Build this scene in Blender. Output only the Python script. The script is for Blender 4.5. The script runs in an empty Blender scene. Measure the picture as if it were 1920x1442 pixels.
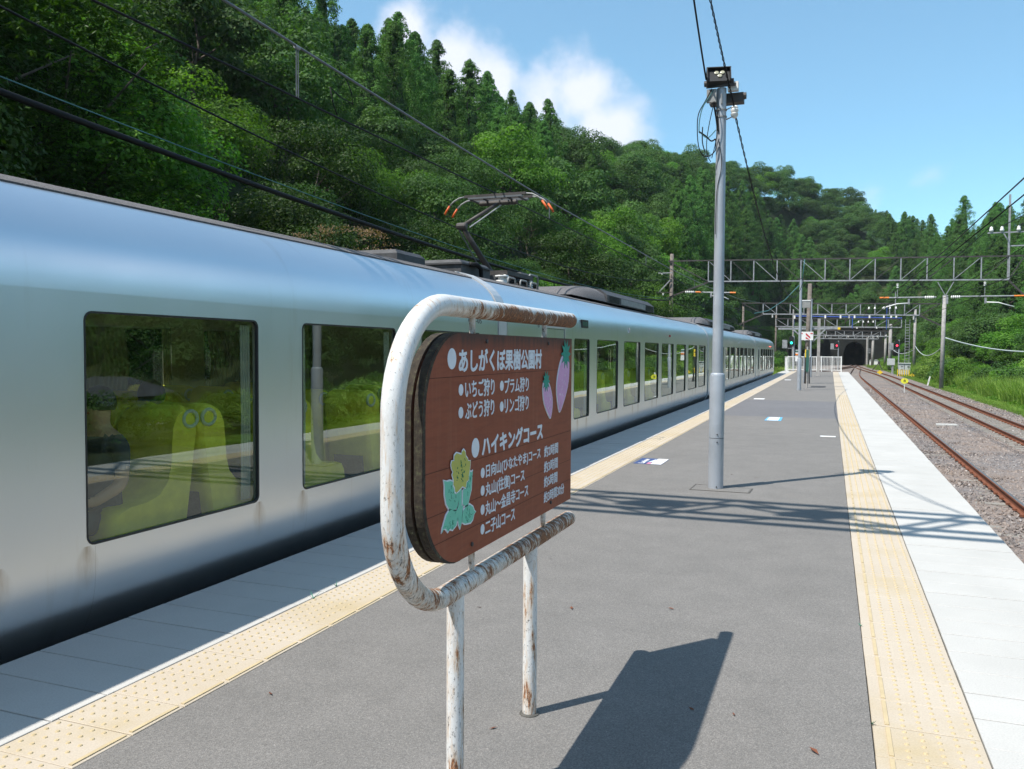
import bpy, math, random
import numpy as np
from mathutils import Vector, Matrix, noise
random.seed(7)
RNG = np.random.default_rng(11)
scene = bpy.context.scene
COL = scene.collection
R = math.radians

# ------------------------------------------------------------------ camera
CAMZ = 1.62
cam_d = bpy.data.cameras.new('camera')
cam_d.sensor_width = 36.0
cam_d.lens = 36.0 * 1560.0 / 1920.0
cam_d.clip_start = 0.05
cam_d.clip_end = 4000
cam = bpy.data.objects.new('camera', cam_d)
COL.objects.link(cam)
_yaw, _pitch, _roll = 0.36538826, 0.04012792, 0.00547087
_f = Vector((-math.sin(_yaw)*math.cos(_pitch), math.cos(_yaw)*math.cos(_pitch), -math.sin(_pitch)))
_r = Vector((math.cos(_yaw), math.sin(_yaw), 0))
_u = _r.cross(_f)
_r2 = math.cos(_roll)*_r + math.sin(_roll)*_u
_u2 = -math.sin(_roll)*_r + math.cos(_roll)*_u
cam.matrix_world = Matrix(((_r2.x, _u2.x, -_f.x, 0), (_r2.y, _u2.y, -_f.y, 0), (_r2.z, _u2.z, -_f.z, CAMZ), (0, 0, 0, 1)))
scene.camera = cam

# ------------------------------------------------------------------ light
SUN_AZ, SUN_EL = R(39.0), R(58.0)          # shadows run towards azimuth 39 deg right of +Y
sun_travel = Vector((math.sin(SUN_AZ)*math.cos(SUN_EL), math.cos(SUN_AZ)*math.cos(SUN_EL), -math.sin(SUN_EL)))
sd = bpy.data.lights.new('sun', 'SUN')
sd.energy = 4.0
sd.angle = R(0.53)
sd.color = (1.0, 0.955, 0.885)
sun = bpy.data.objects.new('sun', sd)
sun.rotation_euler = sun_travel.to_track_quat('-Z', 'Y').to_euler()
COL.objects.link(sun)

world = bpy.data.worlds.new('World')
scene.world = world
world.use_nodes = True
wn, wl = world.node_tree.nodes, world.node_tree.links
wn.clear()
def WN(t, **k):
    n = wn.new(t)
    for a, b in k.items(): setattr(n, a, b)
    return n
sky = WN('ShaderNodeTexSky', sky_type='NISHITA')
sky.sun_disc = False
sky.sun_elevation = SUN_EL
sky.sun_rotation = SUN_AZ + math.pi
sky.altitude = 300
sky.air_density = 1.0
sky.dust_density = 0.2
sky.ozone_density = 2.6
bg = WN('ShaderNodeBackground'); bg.inputs['Strength'].default_value = 0.10
out = WN('ShaderNodeOutputWorld')
tc = WN('ShaderNodeTexCoord')
nrm = WN('ShaderNodeVectorMath', operation='NORMALIZE')
wl.new(tc.outputs['Generated'], nrm.inputs[0])
def wmath(op, a, b=None, c=None, clamp=False):
    n = WN('ShaderNodeMath', operation=op); n.use_clamp = clamp
    for i, v in enumerate((a, b, c)):
        if v is None: continue
        if isinstance(v, (int, float)): n.inputs[i].default_value = v
        else: wl.new(v, n.inputs[i])
    return n.outputs[0]
nz = WN('ShaderNodeTexNoise'); nz.inputs['Scale'].default_value = 7.0; nz.inputs['Detail'].default_value = 9.0; nz.inputs['Roughness'].default_value = 0.62
wl.new(nrm.outputs[0], nz.inputs['Vector'])
nz2 = WN('ShaderNodeTexNoise'); nz2.inputs['Scale'].default_value = 22.0; nz2.inputs['Detail'].default_value = 6.0
wl.new(nrm.outputs[0], nz2.inputs['Vector'])
def lobe(d, ang, soft):
    v = Vector(d).normalized()
    n = WN('ShaderNodeVectorMath', operation='DOT_PRODUCT')
    wl.new(nrm.outputs[0], n.inputs[0]); n.inputs[1].default_value = v
    a = wmath('ARCCOSINE', n.outputs['Value'])
    # 1 inside, 0 outside
    return wmath('DIVIDE', wmath('SUBTRACT', R(ang), a), R(soft))
acc = None
for d, ang, soft in (((-0.262, .922, .290), 3.5, 2.9), ((-0.240, .93, .255), 3.7, 2.7), ((-0.315, .905, .280), 2.9, 2.8), ((-0.375, .885, .300), 3.3, 2.6),
                     ((-0.445, .83, .355), 2.6, 2.4), ((-0.40, .86, .325), 3.0, 2.6), ((.09, .975, .182), 1.2, 5.5), ((.03, .98, .16), .8, 5.5), ((0.6, .6, .30), 10, 9), ((0.9, .1, .42), 7, 8), ((.35, -.15, .92), 20, 14), ((.8, -.6, .35), 16, 10), ((.1, -.8, .6), 16, 10), ((-.8, -.3, .6), 12, 10)):  # lobes overhead and behind: unseen clouds added for more, whiter fill light
    l = lobe(d, ang, soft)
    acc = l if acc is None else wmath('SMOOTH_MAX', acc, l, 0.3)
nn = wmath('MULTIPLY', wmath('SUBTRACT', nz.outputs['Fac'], 0.5), 2.6)
nn = wmath('ADD', nn, wmath('MULTIPLY', wmath('SUBTRACT', nz2.outputs['Fac'], 0.5), 0.9))
cf = wmath('ADD', acc, nn)
cf = wmath('MULTIPLY', cf, 1.0, clamp=True)
sm = WN('ShaderNodeMapRange'); sm.interpolation_type = 'SMOOTHSTEP'
wl.new(cf, sm.inputs['Value']); sm.inputs['To Max'].default_value = 0.93
# thin haze low in the sky
sep = WN('ShaderNodeSeparateXYZ'); wl.new(nrm.outputs[0], sep.inputs[0])
mix = WN('ShaderNodeMixRGB'); wl.new(sm.outputs[0], mix.inputs[0])
tint = WN('ShaderNodeMixRGB', blend_type='MULTIPLY'); tint.inputs[0].default_value = 1.0
wl.new(sky.outputs[0], tint.inputs[1]); tint.inputs[2].default_value = (.88, 1.24, 1.20, 1)
lay = WN('ShaderNodeMixRGB'); lay.inputs[0].default_value = 0.15     # thin summer veil over the whole sky
wl.new(tint.outputs[0], lay.inputs[1]); lay.inputs[2].default_value = (3.3, 5.2, 6.9, 1)
wl.new(lay.outputs[0], mix.inputs[1]); mix.inputs[2].default_value = (6.1, 6.3, 7.1, 1)
wl.new(mix.outputs[0], bg.inputs[0]); wl.new(bg.outputs[0], out.inputs[0])

scene.view_settings.view_transform = 'Standard'
scene.view_settings.look = 'None'
scene.view_settings.exposure = 0.72
scene.view_settings.gamma = 1.0
scene.render.engine = 'CYCLES'
scene.cycles.use_denoising = True
scene.cycles.max_bounces = 8
scene.cycles.transparent_max_bounces = 16
scene.cycles.caustics_reflective = False
scene.cycles.caustics_refractive = False

# ------------------------------------------------------------------ materials
MATS = {}
def new_mat(name):
    m = bpy.data.materials.new(name); m.use_nodes = True
    MATS[name] = m
    return m, m.node_tree.nodes, m.node_tree.links, m.node_tree.nodes['Principled BSDF']
def objcoord(n):
    return n.new('ShaderNodeTexCoord').outputs['Object']
def geopos(n):
    return n.new('ShaderNodeNewGeometry').outputs['Position']
def noise_n(n, l, vec, scale, detail=4, rough=0.55):
    t = n.new('ShaderNodeTexNoise'); t.inputs['Scale'].default_value = scale; t.inputs['Detail'].default_value = detail; t.inputs['Roughness'].default_value = rough
    l.new(vec, t.inputs['Vector']); return t.outputs['Fac']
def ramp(n, l, fac, stops):
    r = n.new('ShaderNodeValToRGB'); e = r.color_ramp.elements
    while len(e) < len(stops): e.new(0.5)
    for i, (p, c) in enumerate(stops):
        e[i].position = p; e[i].color = (*c, 1) if len(c) == 3 else c
    l.new(fac, r.inputs[0]); return r.outputs[0]
def mixc(n, l, fac, a, b, mode='MIX'):
    m = n.new('ShaderNodeMixRGB'); m.blend_type = mode
    for i, v in enumerate((fac, a, b)):
        if isinstance(v, (int, float)): m.inputs[i].default_value = v
        elif isinstance(v, tuple): m.inputs[i].default_value = (*v, 1)
        else: l.new(v, m.inputs[i])
    return m.outputs[0]
def mth(n, l, op, a, b=None, clamp=False):
    m = n.new('ShaderNodeMath'); m.operation = op; m.use_clamp = clamp
    for i, v in enumerate((a, b)):
        if v is None: continue
        if isinstance(v, (int, float)): m.inputs[i].default_value = v
        else: l.new(v, m.inputs[i])
    return m.outputs[0]
def bump(n, l, h, strength, dist, p, chain=None):
    b = n.new('ShaderNodeBump'); b.inputs['Strength'].default_value = strength; b.inputs['Distance'].default_value = dist
    l.new(h, b.inputs['Height'])
    if chain is not None: l.new(chain, b.inputs['Normal'])
    l.new(b.outputs[0], p.inputs['Normal']); return b.outputs[0]
def scaled(n, l, vec, s):
    m = n.new('ShaderNodeMapping'); m.inputs['Scale'].default_value = s; l.new(vec, m.inputs['Vector']); return m.outputs[0]

def simple(name, col, rough=0.5, metal=0.0, var=0.12, scale=6.0, bmp=0.0, spec=0.5):
    m, n, l, p = new_mat(name)
    v = noise_n(n, l, geopos(n), scale, 5, 0.6)
    lo = tuple(c*(1-var) for c in col); hi = tuple(min(1, c*(1+var)) for c in col)
    l.new(ramp(n, l, v, [(0.3, lo), (0.7, hi)]), p.inputs['Base Color'])
    p.inputs['Roughness'].default_value = rough; p.inputs['Metallic'].default_value = metal
    p.inputs['Specular IOR Level'].default_value = spec
    if bmp: bump(n, l, noise_n(n, l, geopos(n), scale*12, 3), bmp, 0.01, p)
    return m
def emit(name, col, s):
    m, n, l, p = new_mat(name)
    p.inputs['Base Color'].default_value = (*[c*.3 for c in col], 1)
    p.inputs['Emission Color'].default_value = (*col, 1); p.inputs['Emission Strength'].default_value = s
    return m

# asphalt
m, n, l, p = new_mat('asphalt')
pos = geopos(n)
big = noise_n(n, l, pos, 0.35, 5, .6)
mid = noise_n(n, l, scaled(n, l, pos, (1, 1, 1)), 3.0, 4, .6)
vor = n.new('ShaderNodeTexVoronoi'); vor.inputs['Scale'].default_value = 210; l.new(pos, vor.inputs['Vector'])
fine = noise_n(n, l, pos, 170, 2, .7)
base = ramp(n, l, big, [(0.3, (.165, .156, .146)), (0.7, (.205, .193, .180))])
base = mixc(n, l, 0.5, base, ramp(n, l, mid, [(0.25, (.150, .141, .131)), (0.7, (.212, .198, .184))]))
grain = ramp(n, l, vor.outputs['Color'], [(0.0, (.62, .62, .62)), (0.35, (.86, .86, .86)), (0.7, (1.10, 1.10, 1.09)), (0.97, (1.42, 1.41, 1.40)), (1.0, (2.6, 2.5, 2.5))])
base = mixc(n, l, 1.0, base, grain, 'MULTIPLY')
# resurfaced darker bluish band further down the platform
sepn = n.new('ShaderNodeSeparateXYZ'); l.new(pos, sepn.inputs[0])
b1 = mth(n, l, 'GREATER_THAN', sepn.outputs['Y'], 21.9); b2 = mth(n, l, 'LESS_THAN', sepn.outputs['Y'], 29.5)
band = mth(n, l, 'MULTIPLY', mth(n, l, 'MULTIPLY', b1, b2), 0.8)
base = mixc(n, l, band, base, mixc(n, l, 1.0, base, (.80, .84, .96), 'MULTIPLY'))
l.new(base, p.inputs['Base Color']); p.inputs['Roughness'].default_value = 0.9
h = mixc(n, l, 0.5, vor.outputs['Distance'], fine)
bump(n, l, h, 0.55, 0.006, p)

def tile_mat(name, c0, c1, cstain, stain, seed):
    m, n, l, p = new_mat(name)
    pos = geopos(n)
    v = noise_n(n, l, pos, 1.3, 5, .6)
    oi = n.new('ShaderNodeObjectInfo')
    base = ramp(n, l, v, [(0.35, c0), (0.65, c1)])
    base = mixc(n, l, 0.18, base, ramp(n, l, oi.outputs['Random'], [(0, c0), (1, c1)]))
    mp = n.new('ShaderNodeMapping'); mp.inputs['Location'].default_value = (seed, seed*1.7, 0); l.new(pos, mp.inputs['Vector'])
    st = ramp(n, l, noise_n(n, l, mp.outputs[0], 0.8, 6, .65), [(0.52, (0, 0, 0)), (0.68, (1, 1, 1))])
    base = mixc(n, l, mixc(n, l, 1.0, st, (stain,)*3, 'MULTIPLY'), base, cstain)
    sp = ramp(n, l, noise_n(n, l, pos, 120, 2, .5), [(0.25, (.86, .86, .86)), (0.6, (1, 1, 1))])
    base = mixc(n, l, 1.0, base, sp, 'MULTIPLY')
    l.new(base, p.inputs['Base Color']); p.inputs['Roughness'].default_value = 0.75
    bump(n, l, noise_n(n, l, pos, 150, 3, .6), 0.25, 0.003, p)
    return m
tile_mat('yellow_tile', (.485, .41, .315), (.52, .45, .36), (.45, .355, .20), .7, 3.1)
tile_mat('white_slab', (.475, .462, .432), (.535, .52, .488), (.42, .41, .38), .35, 8.2)
simple('joint_dark', (.09, .085, .075), .95, 0, .3, 20)
simple('dot_yellow', (.50, .40, .24), .7, 0, .1, 8)
simple('concrete', (.33, .32, .30), .9, 0, .25, 2.5, .3)
simple('baked_shade_concrete', (.009, .011, .009), .95, 0, .5, .6, .3)  # the shade at the tunnel mouth is put into this base colour
simple('black', (.012, .012, .013), .5)
simple('tunnel_black', (.01, .01, .01), .95)
simple('black_rubber', (.02, .02, .022), .45, 0, .2, 8)
simple('galvanised', (.42, .45, .49), .45, .35, .12, 3.0)
simple('galvanised_bright', (.29, .30, .31), .6, .2, .3, 4.0)
simple('white_paint', (.78, .78, .76), .45, 0, .06, 3)
simple('porcelain', (.8, .79, .76), .2)
simple('dark_steel', (.07, .062, .058), .6, .3, .35, 5)
simple('roof_kit', (.06, .06, .063), .65, 0, .3, 8, .3)
simple('roof_kit_light', (.3, .3, .29), .6, .1, .2, 8)
simple('wood_pole', (.16, .135, .115), .85, 0, .35, 5, .4)
simple('concrete_pole', (.33, .315, .30), .85, 0, .25, 4, .3)
simple('wire_black', (.010, .010, .011), .6, 0, .1, 6, 0, .2)
simple('wire_grey', (.13, .14, .15), .5)
simple('wire_bluegreen', (.05, .16, .17), .5)
simple('wire_white', (.45, .5, .5), .6)
simple('blue_pipe', (.02, .07, .35), .5)
simple('orange_paint', (.75, .2, .02), .5)
simple('horn_orange', (.70, .12, .02), .5)
simple('yellow_paint', (.80, .55, .03), .5)
simple('lime_yellow', (.78, .75, .05), .5)
simple('red_paint', (.55, .03, .04), .5)
simple('green_paint', (.03, .11, .085), .5)
simple('cabinet_grey', (.48, .50, .50), .5, 0, .1, 3)
simple('sticker_navy', (.045, .075, .20), .6, 0, .1, 5)
simple('sticker_white', (.80, .80, .80), .6, 0, .05, 9)
simple('sticker_blue', (.12, .42, .70), .6, 0, .1, 5)
simple('sticker_pink', (.70, .25, .35), .6)
simple('lamp_glass', (.38, .37, .27), .3)
simple('skin', (.55, .33, .24), .55, 0, .06, 10)
simple('shirt_pale', (.58, .62, .70), .8, 0, .1, 9)
simple('shirt_dark', (.05, .06, .08), .8, 0, .1, 9)
simple('hair', (.015, .012, .01), .5, 0, .3, 30)
simple('car_inside', (.62, .62, .58), .6, 0, .05, 2)
simple('car_floor', (.06, .065, .06), .8, 0, .2, 4)
simple('curtain', (.42, .44, .42), .8, 0, .08, 6)
simple('seat_yellow', (.76, .70, .07), .75, 0, .12, 9, .15)
simple('seat_net', (.10, .10, .09), .85, 0, .3, 50)
simple('seat_ring', (.48, .50, .50), .4)
simple('house_wall', (.6, .58, .54), .8)
simple('house_roof', (.07, .075, .08), .7)
simple('bark', (.085, .068, .052), .9, 0, .4, 6, .5)
simple('seed_head', (.35, .27, .17), .9, 0, .3, 9)
simple('chestnut_bur', (.22, .32, .05), .8, 0, .2, 20)
emit('signal_green', (.02, .9, .55), 3)
emit('signal_red', (1.0, .03, .06), 3)
emit('destination_red', (1.0, .12, .1), 2.0)

# silver bodywork
m, n, l, p = new_mat('silver_body')
pos = geopos(n)
v = noise_n(n, l, pos, 0.9, 3, .5)
base = ramp(n, l, v, [(0.3, (.80, .83, .865)), (0.7, (.84, .865, .89))])
# streaks of grime
stretch = scaled(n, l, pos, (1, 3.2, .35))
g = ramp(n, l, noise_n(n, l, stretch, 1.6, 5, .6), [(0.60, (0, 0, 0)), (0.78, (.20, .20, .20))])
base = mixc(n, l, g, base, (.42, .33, .22))
sx = n.new('ShaderNodeSeparateXYZ'); l.new(pos, sx.inputs[0])
yy = mth(n, l, 'SUBTRACT', mth(n, l, 'MODULO', mth(n, l, 'ADD', sx.outputs['Y'], 40*2.12-3.6+.4), 2.12), .4)
d_ = mth(n, l, 'MINIMUM', mth(n, l, 'ABSOLUTE', yy), mth(n, l, 'ABSOLUTE', mth(n, l, 'SUBTRACT', yy, 1.565)))
dz = mth(n, l, 'SUBTRACT', .47, sx.outputs['Z'])
cone = mth(n, l, 'SUBTRACT', 1.0, mth(n, l, 'ADD', mth(n, l, 'DIVIDE', d_, mth(n, l, 'ADD', .03, mth(n, l, 'MULTIPLY', mth(n, l, 'ABSOLUTE', dz), 1.1))), mth(n, l, 'MULTIPLY', mth(n, l, 'ABSOLUTE', dz), 3.6)), True)
cone = mth(n, l, 'MULTIPLY', cone, mth(n, l, 'GREATER_THAN', dz, 0.0))
cone = mth(n, l, 'MULTIPLY', cone, noise_n(n, l, scaled(n, l, pos, (1, 9, 2)), 5, 5, .6))
base = mixc(n, l, mth(n, l, 'MULTIPLY', cone, 1.1, True), base, (.30, .21, .11))
seam = mth(n, l, 'LESS_THAN', mth(n, l, 'ABSOLUTE', mth(n, l, 'SUBTRACT', yy, .06)), .0016)
seam = mth(n, l, 'MULTIPLY', seam, mth(n, l, 'LESS_THAN', sx.outputs['Z'], .46))
base = mixc(n, l, mth(n, l, 'MULTIPLY', seam, .35), base, (.25, .22, .18))
l.new(base, p.inputs['Base Color']); p.inputs['Metallic'].default_value = 0.93
rr = ramp(n, l, noise_n(n, l, pos, 1.1, 4, .6), [(0.3, (.29, .29, .29)), (0.7, (.34, .34, .34))])
l.new(rr, p.inputs['Roughness'])
bump(n, l, noise_n(n, l, scaled(n, l, pos, (1, .9, .6)), 1.6, 2, .4), 0.12, 0.02, p)
simple('silver_fairing', (.62, .63, .64), .35, .3, .05, 2)
# gritty anti-slip roof
m, n, l, p = new_mat('roof_grit')
pos = geopos(n)
base = ramp(n, l, noise_n(n, l, pos, 90, 3, .7), [(0.3, (.07, .066, .066)), (0.55, (.15, .14, .14)), (0.75, (.3, .29, .29))])
l.new(base, p.inputs['Base Color']); p.inputs['Roughness'].default_value = .9
bump(n, l, noise_n(n, l, pos, 120, 3, .7), .8, .01, p)
# glass
def glass_mat(name, tint, ior, rough=0.0):
    m, n, l, p = new_mat(name)
    n.remove(p)
    o = n['Material Output']
    tr = n.new('ShaderNodeBsdfTransparent'); tr.inputs[0].default_value = (*tint, 1)
    gl = n.new('ShaderNodeBsdfGlossy'); gl.inputs['Roughness'].default_value = rough; gl.inputs['Color'].default_value = (.93, 1, .95, 1)
    ge = n.new('ShaderNodeNewGeometry'); dt = n.new('ShaderNodeVectorMath'); dt.operation = 'DOT_PRODUCT'
    l.new(ge.outputs['Normal'], dt.inputs[0]); l.new(ge.outputs['Incoming'], dt.inputs[1])
    om = mth(n, l, 'SUBTRACT', 1.0, mth(n, l, 'ABSOLUTE', dt.outputs['Value']), True)
    frv = mth(n, l, 'ADD', ior, mth(n, l, 'MULTIPLY', mth(n, l, 'POWER', om, 3.2), 1.0-ior), True)   # Schlick, same from both sides
    # slight waviness of the pane
    b = n.new('ShaderNodeBump'); b.inputs['Strength'].default_value = .05; b.inputs['Distance'].default_value = .02
    l.new(noise_n(n, l, geopos(n), 1.3, 1, .4), b.inputs['Height'])
    l.new(b.outputs[0], gl.inputs['Normal'])
    mx = n.new('ShaderNodeMixShader')
    l.new(frv, mx.inputs[0]); l.new(tr.outputs[0], mx.inputs[1]); l.new(gl.outputs[0], mx.inputs[2])
    l.new(mx.outputs[0], o.inputs[0])
    return m
glass_mat('window_glass', (.74, .80, .68), .15)
glass_mat('far_glass', (.86, .90, .86), .06)
# painted, rusting tube
def rust_mat(name, heavy):
    m, n, l, p = new_mat(name)
    pos = geopos(n)
    sepn = n.new('ShaderNodeSeparateXYZ'); l.new(pos, sepn.inputs[0])
    ringn = noise_n(n, l, scaled(n, l, pos, (2.6, 6.0, 2.2)), 5, 10, .8)
    vertn = noise_n(n, l, scaled(n, l, pos, (7.0, 7.0, 1.0)), 5, 8, .72)
    zsel = n.new('ShaderNodeMapRange'); l.new(mth(n, l, 'ABSOLUTE', mth(n, l, 'SUBTRACT', sepn.outputs['Z'], 1.28)), zsel.inputs['Value'])
    zsel.inputs['From Min'].default_value = .36; zsel.inputs['From Max'].default_value = .46
    low = mth(n, l, 'GREATER_THAN', sepn.outputs['Z'], .70)
    a = mixc(n, l, mth(n, l, 'MULTIPLY', zsel.outputs[0], low), vertn, ringn)
    bb = noise_n(n, l, pos, 3.2, 4, .6)
    fine = noise_n(n, l, scaled(n, l, pos, (4, 12, 3)), 26, 6, .75)
    att = n.new('ShaderNodeAttribute'); att.attribute_name = 'corrode'
    k = att.outputs['Fac']
    t = mth(n, l, 'ADD', mth(n, l, 'MULTIPLY', a, 1.0), mth(n, l, 'MULTIPLY', bb, .35))
    t = mth(n, l, 'ADD', t, mth(n, l, 'MULTIPLY', k, .27))
    rustmask = ramp(n, l, t, [(0.825, (0, 0, 0)), (0.87, (1, 1, 1))])
    white = ramp(n, l, fine, [(0.3, (.66, .65, .62)), (0.6, (.76, .76, .75))])
    white = mixc(n, l, ramp(n, l, mth(n, l, 'ADD', t, mth(n, l, 'MULTIPLY', fine, .15)), [(0.80, (0, 0, 0)), (0.92, (.8, .8, .8))]), white, (.60, .44, .30))
    rust = ramp(n, l, fine, [(0.32, (.03, .022, .02)), (0.46, (.20, .075, .03)), (0.56, (.42, .17, .06)), (0.66, (.52, .36, .24)), (0.74, (.62, .60, .56))])
    c = mixc(n, l, rustmask, white, rust)
    lich = ramp(n, l, mth(n, l, 'ADD', noise_n(n, l, scaled(n, l, pos, (3, 14, 3)), 16, 6, .8), mth(n, l, 'MULTIPLY', k, .14)), [(0.60, (0, 0, 0)), (0.67, (.9, .9, .9))])
    c = mixc(n, l, lich, c, (.05, .046, .042))
    l.new(c, p.inputs['Base Color'])
    l.new(ramp(n, l, rustmask, [(0, (.32,)*3), (1, (.85,)*3)]), p.inputs['Roughness'])
    hh = mixc(n, l, .5, rustmask, fine)
    bump(n, l, hh, .35, .0025, p)
    return m
rust_mat('rusty_white_tube', False)
# brown painted board
m, n, l, p = new_mat('brown_board')
pos = geopos(n)
wood = noise_n(n, l, scaled(n, l, pos, (1, 1.2, 9)), 7, 6, .6)
drip = noise_n(n, l, scaled(n, l, pos, (1, 14, .8)), 2.4, 5, .6)
base = ramp(n, l, wood, [(0.3, (.225, .052, .020)), (0.7, (.290, .070, .028))])
base = mixc(n, l, ramp(n, l, drip, [(0.5, (0, 0, 0)), (0.8, (.4, .4, .4))]), base, (.33, .13, .075))
sepn = n.new('ShaderNodeSeparateXYZ'); l.new(pos, sepn.inputs[0])
top = mth(n, l, 'ADD', mth(n, l, 'MULTIPLY', mth(n, l, 'SUBTRACT', sepn.outputs['Z'], 1.62), 9.0), mth(n, l, 'MULTIPLY', drip, 1.0))
base = mixc(n, l, ramp(n, l, top, [(0.45, (0, 0, 0)), (1.1, (.9, .9, .9))]), base, (.05, .022, .015))
l.new(base, p.inputs['Base Color']); p.inputs['Roughness'].default_value = .65
bump(n, l, wood, .25, .002, p)
m, n, l, p = new_mat('board_edge')
pos = geopos(n)
base = ramp(n, l, noise_n(n, l, pos, 45, 6, .7), [(0.3, (.012, .010, .008)), (0.55, (.05, .038, .026)), (0.68, (.10, .10, .05)), (0.76, (.42, .42, .38))])
l.new(base, p.inputs['Base Color']); p.inputs['Roughness'].default_value = .9
bump(n, l, noise_n(n, l, scaled(n, l, pos, (8, 1, 1)), 40, 5, .7), .8, .004, p)
simple('crack', (.03, .012, .008), .9)
simple('letter_paint', (.74, .78, .84), .6, 0, .06, 30)
simple('berry_lilac', (.66, .36, .60), .6, 0, .08, 14)
simple('berry_seed', (.78, .70, .76), .6)
simple('leaf_teal', (.015, .27, .20), .6, 0, .1, 20)
simple('leaf_mint', (.17, .58, .42), .6, 0, .05, 14)
simple('leaf_line', (.03, .22, .13), .6)
simple('flower_olive', (.50, .50, .11), .6, 0, .08, 14)
# rails, ballast
m, n, l, p = new_mat('rail_rust')
pos = geopos(n)
l.new(ramp(n, l, noise_n(n, l, scaled(n, l, pos, (3, .6, 3)), 8, 6, .7), [(0.3, (.13, .045, .022)), (0.7, (.24, .085, .042))]), p.inputs['Base Color'])
p.inputs['Roughness'].default_value = .85; p.inputs['Metallic'].default_value = .1
simple('rail_head', (.26, .22, .20), .35, .7, .2, 5)
simple('sleeper', (.26, .24, .21), .9, 0, .3, 3, .4)
m, n, l, p = new_mat('stone')
oi = n.new('ShaderNodeObjectInfo'); pos = geopos(n)
wn_ = n.new('ShaderNodeTexWhiteNoise'); vv = n.new('ShaderNodeTexVoronoi'); vv.inputs['Scale'].default_value = 17; l.new(pos, vv.inputs['Vector'])
c = ramp(n, l, oi.outputs['Random'], [(0, (.12, .11, .11)), (.3, (.21, .19, .18)), (.5, (.25, .19, .155)), (.7, (.29, .26, .24)), (.9, (.33, .27, .23)), (1, (.55, .52, .5))])
c = mixc(n, l, .45, c, ramp(n, l, noise_n(n, l, pos, .5, 4), [(0.35, (.17, .16, .165)), (0.65, (.27, .205, .165))]))
l.new(c, p.inputs['Base Color']); p.inputs['Roughness'].default_value = .9
m, n, l, p = new_mat('ballast')
pos = geopos(n)
vv = n.new('ShaderNodeTexVoronoi'); vv.inputs['Scale'].default_value = 19; l.new(pos, vv.inputs['Vector'])
c = ramp(n, l, vv.outputs['Color'], [(0, (.09, .085, .085)), (.4, (.20, .18, .17)), (.7, (.28, .22, .18)), (1, (.45, .42, .40))])
c = mixc(n, l, .4, c, ramp(n, l, noise_n(n, l, pos, .5, 4), [(0.35, (.16, .155, .16)), (0.65, (.27, .20, .16))]))
l.new(c, p.inputs['Base Color']); p.inputs['Roughness'].default_value = .95
bump(n, l, vv.outputs['Distance'], 1.0, .04, p)
m, n, l, p = new_mat('soil')
pos = geopos(n)
l.new(ramp(n, l, noise_n(n, l, pos, .6, 7, .65), [(0.3, (.022, .030, .012)), (0.5, (.035, .058, .016)), (0.7, (.075, .085, .035))]), p.inputs['Base Color'])
p.inputs['Roughness'].default_value = 1.0
bump(n, l, noise_n(n, l, pos, 3, 6, .7), 1, .3, p)

def leaf_mat(name, dark, mid, light, rough=.5, trans=.35, spec=.35):
    m, n, l, p = new_mat(name)
    o = n['Material Output']
    at = n.new('ShaderNodeAttribute'); at.attribute_name = 'tint'
    oi = n.new('ShaderNodeObjectInfo')
    f = mth(n, l, 'ADD', mth(n, l, 'MULTIPLY', at.outputs['Fac'], .62), mth(n, l, 'MULTIPLY', oi.outputs['Random'], .38))
    c = ramp(n, l, f, [(0.08, dark), (0.5, mid), (0.95, light)])
    hs = n.new('ShaderNodeHueSaturation'); l.new(c, hs.inputs['Color'])
    mr = n.new('ShaderNodeMapRange'); l.new(oi.outputs['Random'], mr.inputs['Value']); mr.inputs['To Min'].default_value = .485; mr.inputs['To Max'].default_value = .515
    l.new(mr.outputs[0], hs.inputs['Hue'])
    l.new(hs.outputs[0], p.inputs['Base Color']); p.inputs['Roughness'].default_value = rough; p.inputs['Specular IOR Level'].default_value = spec
    t = n.new('ShaderNodeBsdfTranslucent')
    l.new(mixc(n, l, 1.0, hs.outputs[0], (1.25, 1.5, .5), 'MULTIPLY'), t.inputs[0])
    mx = n.new('ShaderNodeMixShader'); mx.inputs[0].default_value = trans
    l.new(p.outputs[0], mx.inputs[1]); l.new(t.outputs[0], mx.inputs[2]); l.new(mx.outputs[0], o.inputs[0])
    return m
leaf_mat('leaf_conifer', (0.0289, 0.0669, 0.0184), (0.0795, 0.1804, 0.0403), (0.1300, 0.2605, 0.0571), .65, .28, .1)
leaf_mat('leaf_broad', (0.0321, 0.0692, 0.0227), (0.0597, 0.1270, 0.0322), (0.1123, 0.1831, 0.0518), .6, .32, .15)
leaf_mat('leaf_fresh', (0.0505, 0.1169, 0.0195), (0.0949, 0.2160, 0.0293), (0.1706, 0.3038, 0.0444), .6, .4, .15)
leaf_mat('leaf_chestnut', (0.0176, 0.0416, 0.0080), (0.0336, 0.0784, 0.0112), (0.0760, 0.1320, 0.0176), .55, .30, .2)
leaf_mat('leaf_grass', (0.1038, 0.1771, 0.0395), (0.1910, 0.3235, 0.0564), (0.4678, 0.5534, 0.1557), .6, .4, .2)
leaf_mat('leaf_rust', (.16, .085, .05), (.22, .12, .075), (.26, .16, .11), .6, .3)
M = MATS

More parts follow.
